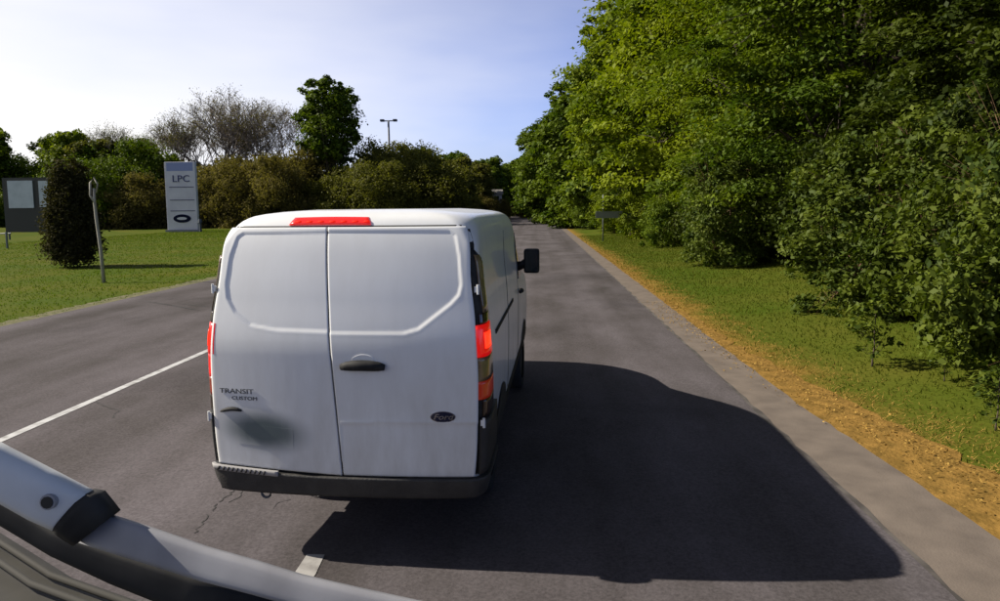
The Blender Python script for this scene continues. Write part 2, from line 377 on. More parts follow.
flat_poly('dirt_verge', [(y, 3.0) for y in ysd2], [(y, lerp_tab(soil_out, y)) for y in ysd2], -.002, M['soil'], .05, 11)
flat_poly('gravel_verge', [(y, -12.45) for y in ysd2], [(y, -11.7) for y in ysd2], .002, M['gravel_edge'], .10, 12)
flat_poly('lawn', [(y, -75) for y in (-10, 0, 10, 20, 30, 45, 60, 75, 88)], [(y, -12.4) for y in (-10, 0, 10, 20, 30, 45, 60, 75, 88)], .13, M['grass'])
bpy.data.objects.remove(bpy.data.objects['lawn'])

# lane paint (each its own sheet 4 mm up)
tag(strip('road_line', -6.02, -5.90, [6.9+.6*i for i in range(40)]+list(range(31, 125, 4)), .0165, M['road_paint'], .004, 21), kind='structure')
tag(strip('lane_dash', -1.70, -1.56, [2.9, 3.4, 3.9, 4.4, 4.66], .0165, M['line_faint'], .012, 22), kind='structure')

# cracks, patch seam and oil film on the asphalt
def crack(name, pts, wd, seed, z=.0155, m='crack'):
    rr = random.Random(seed); v = []; f = []
    P = []
    for (a, b) in zip(pts, pts[1:]):
        n = max(2, int((Vector(b)-Vector(a)).length/.035))
        for i in range(n):
            t = i/n; P.append((a[0]+(b[0]-a[0])*t+rr.uniform(-.018, .018), a[1]+(b[1]-a[1])*t+rr.uniform(-.018, .018)))
    k = 0
    for a, b in zip(P, P[1:]):
        if rr.random() < .12: continue
        d = Vector((b[0]-a[0], b[1]-a[1])).normalized(); nn = Vector((-d.y, d.x)); h = wd*rr.uniform(.35, 1)
        i0 = len(v)
        for q in (a, b):
            v.append((q[0]-nn.x*h, q[1]-nn.y*h, z)); v.append((q[0]+nn.x*h, q[1]+nn.y*h, z))
        f.append([i0, i0+1, i0+3, i0+2])
    return tag(link_mesh(name, v, f, M[m]), kind='structure')
def gp(x, y, z=0.):
    d = ray(x, y); t = (z-CAMH)/d.z; return (d.x*t, d.y*t)
crack('road_crack', [gp(*q) for q in ((250, 478), (236, 487), (232, 494), (216, 507), (205, 520), (194, 537))], .007, 1)
crack('road_crack', [gp(*q) for q in ((250, 484), (243, 491), (240, 497), (228, 505))], .005, 2)
crack('road_crack', [gp(*q) for q in ((292, 500), (280, 503), (274, 512))], .004, 7)
crack('road_patch_seam', [gp(*q) for q in ((148, 302), (172, 306), (200, 311))], .05, 3)
crack('road_patch_seam', [gp(*q) for q in ((178, 304), (216, 308))], .03, 4)
crack('road_crack', [gp(*q) for q in ((95, 403), (118, 412), (112, 420))], .01, 5)

# ------------------------------------------------------------------ the van
VX, VY, VYAW, SZ = -1.3902, 4.606, 0.05382, 1.2785
van = tag(empty('van', (VX, VY, 0), -VYAW), 'white panel van with lit brake lights driving ahead on the road', 'van')

def tab(t, z):
    if z <= t[0][0]: return t[0][1]
    if z >= t[-1][0]: return t[-1][1]
    n = len(t); sl = [(t[i+1][1]-t[i][1])/(t[i+1][0]-t[i][0]) for i in range(n-1)]
    def m_(i):
        if i == 0: return sl[0]
        if i == n-1: return sl[-1]
        a, b = sl[i-1], sl[i]
        return 0. if a*b <= 0 else 2*a*b/(a+b)
    for i in range(n-1):
        if z <= t[i+1][0]:
            h = t[i+1][0]-t[i][0]; u = (z-t[i][0])/h
            return (t[i][1]*(2*u**3-3*u*u+1)+m_(i)*h*(u**3-2*u*u+u)+t[i+1][1]*(3*u*u-2*u**3)+m_(i+1)*h*(u**3-u*u))
TW = [(.40, .93), (.62, .985), (.95, 1.012), (1.35, 1.02), (1.75, 1.00), (2.05, .965), (2.25, .955), (2.36, .935), (2.43, .90), (2.48, .82), (2.51, .64), (2.525, .44)]
TR = [(.40, .04), (.70, .0), (1.5, .0), (1.9, .055), (2.2, .12), (2.38, .18), (2.44, .215), (2.48, .27), (2.51, .38), (2.525, .6)]
TF = [(.40, 6.35), (.7, 6.45), (1.05, 6.42), (1.35, 6.25), (1.55, 5.95), (1.68, 5.35), (2.0, 4.85), (2.3, 4.45), (2.43, 4.2), (2.48, 4.0), (2.51, 3.7), (2.525, 3.3)]
def half(z):
    W = tab(TW, z); R0 = tab(TR, z); wf = tab(TF, z)
    kr = max(0., min(1., (z-2.28)/.17)); a, b = .075+.07*kr, .13+.20*kr
    P = []
    for i in range(13):
        u = (W-a)*i/12; P.append((u, R0+.05*(u/W)**2.2))
    Rc = P[-1][1]
    for i in range(1, 9):
        t = math.pi/2*i/8; P.append((W-a+a*math.sin(t), Rc+b*(1-math.cos(t))))
    ws = P[-1][1]; we = wf-1.0
    for i in range(1, 15): P.append((W-.018*(we-ws)*i/14, ws+(we-ws)*i/14))
    W = P[-1][0]
    for i in range(1, 13):
        t = math.pi/2*i/12; P.append((W*max(0, math.cos(t))**.62, we+1.0*math.sin(t)**.85))
    return P
_hc = {}
def surf(s, z, off=0.):
    """point on the van's skin: s metres round from the rear centre (right positive), at height z"""
    kz = round(z, 4)
    if kz not in _hc:
        P = half(z); A = [0.]
        for p, q in zip(P, P[1:]): A.append(A[-1]+math.hypot(q[0]-p[0], q[1]-p[1]))
        _hc[kz] = (np.array(A), np.array(P))
    A, P = _hc[kz]
    a = abs(s)
    u = np.interp(a, A, P[:, 0]); w_ = np.interp(a, A, P[:, 1])
    e = .02
    u1, w1 = np.interp(a+e, A, P[:, 0]), np.interp(a+e, A, P[:, 1]); u0, w0 = np.interp(max(0, a-e), A, P[:, 0]), np.interp(max(0, a-e), A, P[:, 1])
    dx, dy = u1-u0, w1-w0; l = math.hypot(dx, dy) or 1
    nx_, ny_ = dy/l, -dx/l
    if a < .02: nx_, ny_ = 0, -1
    sg = 1 if s >= 0 else -1
    return Vector((sg*(u+nx_*off), w_+ny_*off, z))
ZS = [.62, .7, .8, .9, 1.0, 1.1, 1.2, 1.3, 1.4, 1.5, 1.56, 1.62, 1.68, 1.75, 1.85, 1.95, 2.05, 2.15, 2.25, 2.3, 2.35, 2.39, 2.42, 2.445, 2.465, 2.48, 2.495, 2.51, 2.52, 2.525]
v = []; f = []
for z in ZS:
    P = half(z)
    for p in P: v.append((p[0], p[1], z))
    for p in P[-2:0:-1]: v.append((-p[0], p[1], z))
n = len(half(1.0))*2-2
for j in range(len(ZS)-1):
    for k in range(n):
        a = j*n+k; b = j*n+(k+1) % n; f.append([a, b, b+n, a+n])
f.append([(len(ZS)-1)*n+k for k in range(n)]); f.append([k for k in range(n)][::-1])
# wheel arches are cut as dark liners on the sides below
body = link_mesh('body', v, f, M['white_paint'], van, smooth=True)

def patch(name, s0, s1, z0, z1, off, m, ns=8, nz=8, thick=.012, shape=None, parent=None, smooth=True, dep=None):
    """sheet of the skin with real thickness; shape(i/ns, j/nz) -> (s, z) overrides the rectangle"""
    v = []; f = []
    for j in range(nz+1):
        for i in range(ns+1):
            a, b = i/ns, j/nz
            s, z = shape(a, b) if shape else (s0+(s1-s0)*a, z0+(z1-z0)*b)
            o = off+(dep(s, z) if dep else 0)
            v.append(surf(s, z, o))
    n1 = len(v); w_ = ns+1
    rim = [i for i in range(w_)] + [j*w_+ns for j in range(1, nz+1)] + [nz*w_+i for i in range(ns-1, -1, -1)] + [j*w_ for j in range(nz-1, 0, -1)]
    for j in range(nz):
        for i in range(ns): a = j*w_+i; f.append([a, a+1, a+1+w_, a+w_])
    for r_ in rim:
        i, j = r_ % w_, r_//w_; a, b = i/ns, j/nz
        s, z = shape(a, b) if shape else (s0+(s1-s0)*a, z0+(z1-z0)*b)
        v.append(surf(s, z, off-thick))
    for k in range(len(rim)):
        k2 = (k+1) % len(rim); f.append([rim[k2], rim[k], n1+k, n1+k2])
    o = link_mesh(name, v, f, m, parent or van)
    me = o.data
    nmain = ns*nz
    me.polygons.foreach_set('use_smooth', [bool(smooth) and i < nmain for i in range(len(me.polygons))])
    return o

def DSf(z): return -.07*(z-.66)      # the doors meet a little left of the middle
# dark gaps behind the doors
patch('door_surround', 0, 0, 0, 0, .004, M['seam'], 4, 16, .01, lambda a, b: (DSf(.66+1.74*b)-.025+.05*a, .66+1.74*b))
patch('door_surround', -.93, .93, .60, .70, .004, M['seam'], 30, 1, .01)
patch('door_surround', -.84, .84, 2.375, 2.41, .004, M['seam'], 30, 1, .01)
for sg in (1, -1):
    patch('door_surround', 0, 0, 0, 0, .004, M['seam'], 2, 16, .01, lambda a, b, sg=sg: (sg*(tab(TW, .66+1.72*b)-.085+.07*(a if sg > 0 else 1-a)), .66+1.72*b))

# window blank stamped into each door
def seg_d(px, py, poly):
    best = 1e9; inside = False; n_ = len(poly)
    for i in range(n_):
        ax, ay = poly[i]; bx, by = poly[(i+1) % n_]
        dx, dy = bx-ax, by-ay; t = max(0, min(1, ((px-ax)*dx+(py-ay)*dy)/(dx*dx+dy*dy)))
        best = min(best, math.hypot(px-ax-dx*t, py-ay-dy*t))
        if (ay > py) != (by > py) and px < (bx-ax)*(py-ay)/(by-ay)+ax: inside = not inside
    return best if inside else -best
poly_r = [(-.5, 1.665), (.46, 1.672), (.56, 1.70), (.78, 1.87), (.835, 1.93), (.85, 2.0), (.83, 2.20), (.80, 2.34), (.76, 2.365), (-.5, 2.375)]
poly_l = [(.5, 1.665), (-.46, 1.685), (-.66, 1.715), (-.78, 1.80), (-.845, 1.90), (-.86, 2.0), (-.84, 2.20), (-.80, 2.335), (-.76, 2.36), (.5, 2.375)]
def stamp(poly):
    def g(s, z):
        o = 0.
        if z > 1.55:
            d = seg_d(s, z, poly)
            k = max(0., min(1., (d+.006)/.014)); o -= .008*k*k*(3-2*k)
            o += .0008*math.exp(-((d+.014)/.009)**2)
        # waist crease below the handle, plate recess lip
        zc = 1.03+.015*abs(s)
        o += .005*math.exp(-((z-zc)/.02)**2) if s > 0 else 0
        if z < zc and s > 0: o -= .006
        return o
    return g
def door_shape(s0, s1):
    def g(a, b):
        z0_ = .648+(.045*(1-a) if s1 < 0 else 0); z = z0_+(2.40-z0_)*b
        W = tab(TW, z)
        lim = W-.055; DS = DSf(z)
        A = lim if s1 > 0 else -lim
        return ((DS+.006)+(A-DS-.006)*a if s1 > 0 else A+(DS-.006-A)*a, z)
    return g
dr = patch('rear_door', 0, 0, 0, 0, .026, M['white_paint'], 92, 150, .022, door_shape(0, 1), dep=stamp(poly_r))
dl = patch('rear_door', 0, 0, 0, 0, .026, M['smudged_paint'], 92, 150, .022, door_shape(0, -1), dep=stamp(poly_l))

# handle with its bowl
hx, hz = .175, 1.452

mb = MB()
pc = [surf(hx-.155+.31*i/8, hz-.004*(abs(i-4)/4)**2*4, .042+.018*math.sin(math.pi*i/8)) for i in range(9)]
mb.tube(pc, [.022, .030, .034, .036, .036, .036, .034, .030, .020], 10, 1.05, up=(0, 0, 1))
mb.build('door_handle', M['black_plastic'], dr, True)

# (bowl behind the handle)
DISC_LATER = True
# oval badge
bx_, bz_ = .725, 1.085
def disc(name, cx, cz, ra, rb, off, th, m, parent, n=28):
    v = []; f = []
    for o_, k in ((off, 1.), (off+th, .96)):
        for i in range(n):
            t = 2*math.pi*i/n; v.append(surf(cx+ra*k*math.cos(t), cz+rb*k*math.sin(t), o_))
    for i in range(n): j = (i+1) % n; f.append([i, j, j+n, i+n])
    f.append([n+i for i in range(n)])
    return link_mesh(name, v, f, m, parent)
disc('handle_bowl', hx, hz+.022, .085, .050, .020, .010, M['white_paint'], dr)
bd = disc('badge', bx_, bz_, .092, .042, .020, .010, M['chrome'], dr)
disc('badge_face', bx_, bz_, .086, .037, .028, .005, M['badge_blue'], dr)

def text_on(name, body_, s, z, size, m, parent, off=.024, sx=1., shear=0.):
    c = bpy.data.curves.new(name, 'FONT'); c.body = body_; c.size = size; c.extrude = .0015; c.align_x = 'CENTER'; c.align_y = 'CENTER'; c.shear = shear
    c.resolution_u = 3
    o = bpy.data.objects.new(name, c); col.objects.link(o)
    dg = bpy.context.evaluated_depsgraph_get()
    me = bpy.data.meshes.new_from_object(o.evaluated_get(dg)); bpy.data.objects.remove(o)
    for vv in me.vertices:
        vv.co = surf(s+vv.co.x*sx, z+vv.co.y, off+vv.co.z)
    me.materials.clear(); me.materials.append(m)
    return link_me(name, me, m, parent)
text_on('badge_lettering', 'Ford', bx_, bz_, .055, M['chrome'], dr, .0345, 1.3, .3)
text_on('lettering', 'TRANSIT', -.775, 1.235, .050, M['letter'], dl, .0285, 1.35)
text_on('lettering', 'CUSTOM', -.715, 1.185, .038, M['letter'], dl, .0285, 1.3)

# number plate area on the left door (the plate itself carries no readable writing)
patch('number_plate', 0, 0, 0, 0, .0275, M['plate'], 8, 4, .001, lambda a, b: (-.775+.42*a, .85+.15*b-.025*a), parent=dl, smooth=False)
mb = MB(); mb.tube([surf(-.90+.16*i/5, 1.085+.022*math.sin(i/5*2.6), .034) for i in range(6)], [.012, .020, .022, .022, .018, .010], 8, .7, up=(0, 0, 1))
mb.build('plate_lamp_housing', M['black_plastic'], dl, True)

# bumper: main bar, corner uprights, step tread
patch('bumper', -1.62, 1.62, .47, .70, .05, M['bumper'], 60, 8, .08, lambda a, b: (-1.62+3.24*a, .49+(.150+.045*max(0., 1-a*2.2))*b + (.0 if b > .1 else .05*(2*abs(a-.5))**4)))
patch('bumper_corner', 0, 0, 0, 0, .032, M['bumper'], 12, 8, .04, lambda a, b: ((tab(TW, .8+.28*b)-.045)+(.68-.15*b)*a, .66+.40*b))
patch('bumper_corner', 0, 0, 0, 0, .032, M['bumper'], 12, 8, .04, lambda a, b: (-(tab(TW, .8+.28*b)-.045)-(.68-.15*b)*(1-a), .702+.36*b))
patch('step_tread', 0, 0, 0, 0, .058, M['grey_tread'], 20, 2, .02, lambda a, b: (-.97+.50*a, .655+.038*b-.026*a))
for i in range(11):
    patch('tread_rib', 0, 0, 0, 0, .064, M['bumper'], 1, 1, .01, lambda a, b, i=i: (-.93+.035*i+.012*a+.008*b, .657-.0018*i+.028*b))
mb = MB(); mb.box((0, .42, .60), (1.8, .6, .10)); mb.box((0, 3.1, .5), (1.55, 4.6, .22)); mb.build('underbody', M['black_plastic'], van)
ring = MB(); ring.tube([(-.60+.035*math.cos(t), .03, .475+.035*math.sin(t)) for t in [2*math.pi*i/12 for i in range(13)]], .009, 6, cap=False)
ring.build('tow_eye', M['dark_metal'], van, True)
mb = MB(); mb.tube([(-.22, .04, .475), (-.22, .5, .50)], [.034, .034], 12); mb.build('tailpipe', M['chrome'], van, True)

# lamps
def lamp_side(sg):
    ln = empty('tail_lamp'); ln.parent = van
    def ed(z, outer):           # inner / outer edge in s
        W = tab(TW, z)
        return W-(.055 if sg > 0 else .075) if not outer else W+.05+.42*(1-((z-1.06)/1.2))**.7*.72
    def mk(name, z0, z1, m, k0=0., k1=1., off=.018, nz_=6, ps=0):
        def g(a, b):
            z = z0+(z1-z0)*b; i0, i1 = ed(z, 0), ed(z, 1)
            if z > 2.1: i1 = i0+(i1-i0)*max(.15, 1-((z-2.1)/.16)**2)
            s = i0+(i1-i0)*(k0+(k1-k0)*a)
            if sg < 0: s = -(i0+(i1-i0)*(k1+(k0-k1)*a))
            return s, z
        return patch(name, 0, 0, 0, 0, off, m, 8, nz_, .02, g, parent=ln)
    mk('lamp_housing', 1.05, 2.25, M['black_plastic'], 0, 1, .016, 16)
    mk('reversing_lens', 1.80, 2.20, M['lamp_amber'], .26, .80, .024, 8)
    mk('dark_lens', 1.725, 1.80, M['lamp_dark'], .1, .85, .024)
    mk('brake_lens', 1.50, 1.72, M['brake_lit'], .0, .80, .028)
    mk('brake_bulb', 1.555, 1.665, M['brake_core'], .18, .62, .031, 4)
    mk('indicator_lens', 1.33, 1.497, M['lamp_amber'] if sg > 0 else M['brake_lit'], .0, .85, .024)
    mk('tail_lens', 1.20, 1.327, M['brake_glow'], .0, .85, .024)
    mk('reflector_lens', 1.08, 1.197, M['lamp_dark'], .08, .85, .024)
lamp_side(1); lamp_side(-1)
hb = patch('high_brake_lamp', 0, 0, 0, 0, .014, M['brake_lit'], 20, 3, .03, lambda a, b: (-.42+.61*a + (.5-a)*.06*b, 2.415+.055*b+.004*math.sin(math.pi*a)))
for i in range(7):
    patch('lamp_diode', 0, 0, 0, 0, .0155, M['brake_lit2'], 2, 1, .006, lambda a, b, i=i: (-.375+.085*i+.045*a, 2.432+.014*b), parent=hb)

# hinges
for sg in (1, -1):
    for z in (1.04, 1.965):
        s0 = tab(TW, z)-.03
        mb = MB(); c = surf(sg*(s0-.004), z, .034)
        mb.box(c, (.022, .024, .04)); mb.tube([c+Vector((sg*.012, -.006, -.034)), c+Vector((sg*.012, -.006, .034))], .010, 8)
        mb.build('hinge', M['white_paint'], van, bevel=0)

# side: rails, sill, windows, mirrors, handles, wheels
for sg in (1, -1):
    patch('door_rail', 0, 0, 0, 0, .008, M['black_plastic'], 12, 1, .02, lambda a, b, sg=sg: (sg*(1.75+1.9*(a if sg > 0 else 1-a)), 1.52+.035*b))
    patch('sill', 0, 0, 0, 0, .006, M['black_plastic'], 30, 3, .03, lambda a, b, sg=sg: (sg*(1.62+4.9*(a if sg > 0 else 1-a)), .56+.17*b))
    patch('side_window', 0, 0, 0, 0, .006, M['glass'], 10, 6, .01, lambda a, b, sg=sg: (sg*((4.60+(1.05-.62*b)*a) if sg > 0 else (5.65-.62*b-(1.05-.62*b)*a)), 1.66+.56*b))
    for s_ in (4.5, 3.0): patch('door_gap', 0, 0, 0, 0, .003, M['seam'], 1, 12, .004, lambda a, b, sg=sg, s_=s_: (sg*(s_+.012*(a if sg > 0 else 1-a)), .75+1.55*b))
    mb = MB(); mb.tube([surf(sg*(4.62+.25*i/4), 1.50, .02+.02*math.sin(math.pi*i/4)) for i in range(5)], .02, 8); mb.build('side_handle', M['black_plastic'], van, True)
    mr_ = MB(); b0 = surf(sg*4.75, 1.80, 0)
    mr_.tube([b0, b0+Vector((sg*.06, -.02, .02)), b0+Vector((sg*.1, -.03, .05))], [.06, .05, .05], 8)
    mm = mr_.build('mirror_arm', M['black_plastic'], van, True)
    mh = MB(); mh.box(b0+Vector((sg*.175, -.03, .07)), (.19, .15, .30)); o = mh.build('mirror_housing', M['black_plastic'], van, True, bevel=.035)
    mg = MB(); mg.box(b0+Vector((sg*.175, -.108, .07)), (.15, .008, .24)); mg.build('mirror_glass', M['glass'], o)
    for wy in (1.35, 4.85):
        wl = empty('wheel', (sg*.80, wy, .39)); wl.parent = van
        prof = [(.39, -.08), (.39, .06), (.36, .105), (.25, .11), (.25, -.11), (.36, -.105)]
        for nm, pr, m_ in (('tyre', [(.25, -.10), (.36, -.105), (.39, -.075), (.39, .075), (.36, .105), (.25, .10)], 'tyre'), ('rim', [(.25, -.09), (.25, .085), (.19, .06), (.08, .075), (.0, .075)], 'steel_rim')):
            v = []; f = []; nn = 32
            for i in range(nn):
                t = 2*math.pi*i/nn
                for r_, x_ in pr: v.append((sg*x_, r_*math.cos(t), r_*math.sin(t)))
            for i in range(nn):
                for k in range(len(pr)-1):
                    a = i*len(pr)+k; b = ((i+1) % nn)*len(pr)+k; f.append([a, b, b+1, a+1])
            link_mesh(nm, v, f, M[m_], wl, True)
        # dark arch liner, standing proud of the body side
        arch = []
        v = []; f = []; nn = 16
        for i in range(nn+1):
            t = math.pi*i/nn
            for r_ in (0.0, .50):
                p = (wy-.0+r_*math.cos(t), .60+r_*.74*math.sin(t))
                v.append((sg*(tab(TW, p[1])-.018*max(0, p[0]-.2)+.010), p[0], p[1]))
        for i in range(nn): f.append([2*i, 2*i+1, 2*i+3, 2*i+2])
        link_mesh('wheel_arch', v, f, M['seam'], van)
# windscreen, headlights, grille on the far side
def fshape(a, b):
    z = 1.74+.58*b; P = half(z); A = sum(math.hypot(q[0]-p[0], q[1]-p[1]) for p, q in zip(P, P[1:]))
    k = (2*a-1)
    return (A-.95*(1-b*.12)*abs(k))*(1 if k <= 0 else -1), z
for sg in (1, -1):
    def g(a, b, sg=sg):
        z = 1.74+.58*b; P = half(z); A = sum(math.hypot(q_[0]-p_[0], q_[1]-p_[1]) for p_, q_ in zip(P, P[1:]))
        t = (1-a) if sg > 0 else a
        return sg*(A-(1.02-.12*b)*t-.001), z
    patch('windscreen', 0, 0, 0, 0, .006, M['glass'], 12, 8, .01, g)
    def g2(a, b, sg=sg):
        z = 1.05+.25*b; P = half(z); A = sum(math.hypot(q_[0]-p_[0], q_[1]-p_[1]) for p_, q_ in zip(P, P[1:]))
        t = (1-a) if sg > 0 else a
        return sg*(A-.62-.5*t), z
    patch('headlight', 0, 0, 0, 0, .012, M['glass'], 8, 3, .02, g2)
    def g3(a, b, sg=sg):
        z = .75+.3*b; P = half(z); A = sum(math.hypot(q_[0]-p_[0], q_[1]-p_[1]) for p_, q_ in zip(P, P[1:]))
        t = (1-a) if sg > 0 else a
        return sg*(A-.55*t-.001), z
    patch('grille', 0, 0, 0, 0, .012, M['black_plastic'], 6, 4, .02, g3)

# ------------------------------------------------------------------ foliage meshes
def leaf_mesh(name, centers, normals, sizes, rnd, aspect=.55):
    n = len(centers)
    up = np.tile([0., 0., 1.], (n, 1)); rv = rng.normal(size=(n, 3))
    a = np.cross(normals, rv); a /= np.linalg.norm(a, axis=1)[:, None]+1e-9
    b = np.cross(normals, a); b /= np.linalg.norm(b, axis=1)[:, None]+1e-9
    s = sizes[:, None]
    fold = normals*s*.18
    V = np.empty((n, 4, 3))
    V[:, 0] = centers-a*s; V[:, 1] = centers+b*s*aspect+fold; V[:, 2] = centers+a*s; V[:, 3] = centers-b*s*aspect+fold
    me = bpy.data.meshes.new(name)
    me.vertices.add(n*4); me.vertices.foreach_set('co', V.ravel())
    me.loops.add(n*4); me.loops.foreach_set('vertex_index', np.arange(n*4, dtype=np.int32))
    me.polygons.add(n); me.polygons.foreach_set('loop_start', np.arange(0, n*4, 4, dtype=np.int32))
    me.update(calc_edges=True)
    at_ = me.attributes.new('rnd', 'FLOAT', 'FACE'); at_.data.foreach_set('value', rnd.astype(np.float32))
    return me

def crown_mesh(name, lobes, ncl, per, leaf, cl_r=.16, flat=.5, inner=.55, upb=.7):
    """leaves gathered in ragged sprays spread through overlapping lobes"""
    vol = np.array([l[3]*l[4]*l[5] for l in lobes])**.7; vol /= vol.sum()
    k = rng.choice(len(lobes), ncl, p=vol)
    Lb = np.array(lobes)[k]
    d = rng.normal(size=(ncl, 3)); d /= np.linalg.norm(d, axis=1)[:, None]
    rr = inner+(1.02-inner)*rng.random(ncl)**.55
    cc = Lb[:, :3]+d*Lb[:, 3:]*rr[:, None]
    R_ = Lb[:, 3:].mean(1)*cl_r*rng.uniform(.5, 1.5, ncl)
    cen = np.repeat(cc, per, 0); dd = np.repeat(d, per, 0); RR = np.repeat(R_, per)
    off = rng.normal(size=(ncl*per, 3)); off *= (rng.random(ncl*per)**.45/np.linalg.norm(off, axis=1))[:, None]
    off[:, 2] *= flat
    pos = cen+off*RR[:, None]
    pos[:, 2] -= .18*RR*(off[:, 0]**2+off[:, 1]**2)
    nrm_ = dd*.5+rng.normal(size=pos.shape)*.55; nrm_[:, 2] += upb
    nrm_ /= np.linalg.norm(nrm_, axis=1)[:, None]
    rc_ = np.repeat(rng.random(ncl), per)
    rnd = np.clip(.72*rc_+.28*rng.random(len(pos)), 0, 1)
    sz = leaf*rng.uniform(.6, 1.3, len(pos))
    return leaf_mesh(name, pos, nrm_, sz, rnd)

def trunk_mesh(name, h, r, lobes, nl=9, seed=0, sides=8, twigs=3):
    rr = random.Random(seed); mb = MB()
    P = []; x = y = 0
    for i in range(9):
        t = i/8; P.append((x, y, h*t*.8)); x += rr.uniform(-.03, .03)*h*.3; y += rr.uniform(-.03, .03)*h*.3
    mb.tube(P, [r*(1.35 if i == 0 else 1)*(1-.085*i) for i in range(9)], sides)
    for k in range(nl):
        i = rr.randrange(2, 8); p = Vector(P[i]); l = lobes[k % len(lobes)]
        tgt = Vector(l[:3])+Vector([rr.uniform(-.5, .5)*l[3+j] for j in range(3)])
        m_ = p.lerp(tgt, .5)+Vector((0, 0, -.05*h)); rb = r*.45*(1-.08*i)
        mb.tube([p, p.lerp(m_, .6), m_, m_.lerp(tgt, .5), tgt], [rb, rb*.75, rb*.55, rb*.4, rb*.15], 5)
        for q_ in range(twigs):
            e = tgt+Vector([rr.uniform(-.7, .7)*l[3+j] for j in range(3)])
            s_ = m_.lerp(tgt, rr.random()); mb.tube([s_, s_.lerp(e, .5)+Vector((0, 0, .1)), e], [rb*.25, rb*.16, rb*.05], 4)
    me = bpy.data.meshes.new(name); me.from_pydata([tuple(q_) for q_ in mb.v], [], mb.f); me.update()
    me.polygons.foreach_set('use_smooth', [True]*len(me.polygons))
    return me

def rand_lobes(seed, n, h, r, base=.3, top=1., narrow=.7):
    rr = random.Random(seed); out = [(0, 0, h*(base+top)/2, r*.72, r*.72, h*(top-base)/2*.85)]
    for i in range(n):
        t = (i+.5)/n; z = h*(base+(top-base)*t)
        pr = r*(math.sin(math.pi*(.18+.72*t))**narrow); a = i*2.4+rr.uniform(-.5, .5)
        q_ = pr*.62; lr = r*rr.uniform(.30, .46)
        out.append((math.cos(a)*q_, math.sin(a)*q_, z, lr, lr, lr*rr.uniform(.5, .75)))
    return out

def tree_kind(nm, seed, h, r, n, ncl, per, leaf, base=.3, tr=.25, narrow=.7, twigs=3, **kw):
    lb = rand_lobes(seed, n, h, r, base, narrow=narrow)
    return dict(crown=crown_mesh(nm+'_crown', lb, ncl, per, leaf, **kw), trunk=trunk_mesh(nm+'_trunk', h, tr, lb, n, seed, twigs=twigs))

def plant_tree(kind, name, loc, rz, s, leafm, label, cat, group=None, bark='bark', names=('trunk', 'crown')):
    sc3 = s if hasattr(s, '__len__') else (s, s, s)
    o = tag(empty(name, loc, rz, sc3), label, cat, group)
    for part, key, m in ((names[0], 'trunk', M[bark]), (names[1], 'crown', M[leafm])):
        me = kind[key]
        if not me.materials: me.materials.append(m)
        c = bpy.data.objects.new(part, me); col.objects.link(c); c.parent = o
        c.material_slots[0].link = 'OBJECT'; c.material_slots[0].material = m
    return o

K = {}
K['maple'] = tree_kind('maple', 1, 18, 6.0, 26, 430, 330, .092, .14, .32, cl_r=.46, flat=.32, inner=.70, upb=1.1)
K['maple2'] = tree_kind('maple_b', 2, 17, 5.5, 28, 430, 330, .092, .10, .30, cl_r=.46, flat=.34, inner=.70, upb=1.1)
K['maple_far'] = tree_kind('maple_c', 22, 18, 5.8, 26, 400, 170, .155, .06, .32, cl_r=.44, flat=.38, inner=.70, upb=.9)
K['round'] = tree_kind('round', 3, 15, 5.0, 20, 800, 48, .24, .06, .3, cl_r=.42, flat=.5)
K['far'] = tree_kind('far', 4, 14, 5.0, 16, 500, 50, .27, .12, .3, cl_r=.42, flat=.6)
K['tall'] = tree_kind('tall', 44, 20, 4.7, 16, 420, 60, .24, .40, .35, cl_r=.42, flat=.6, narrow=.5)
K['sparse'] = tree_kind('sparse', 5, 14, 4.0, 16, 300, 30, .26, .25, .22, cl_r=.32, flat=.7)
K['bush'] = tree_kind('bush', 6, 2.6, 1.7, 16, 230, 110, .052, .02, .05, twigs=10, cl_r=.44, flat=.8, inner=.55, upb=.5)
K['bush2'] = tree_kind('bush_b', 7, 3.4, 1.6, 18, 250, 110, .052, .02, .05, twigs=10, cl_r=.44, flat=.8, inner=.55, upb=.5)
K['thicket'] = tree_kind('thicket', 8, 5.5, 3.6, 12, 520, 60, .10, .0, .08, cl_r=.5, flat=.9, inner=.4, upb=.3)
K['sapling'] = tree_kind('sapling', 9, 1.0, .42, 7, 40, 12, .045, .15, .012, cl_r=.5, flat=.8, inner=.3)

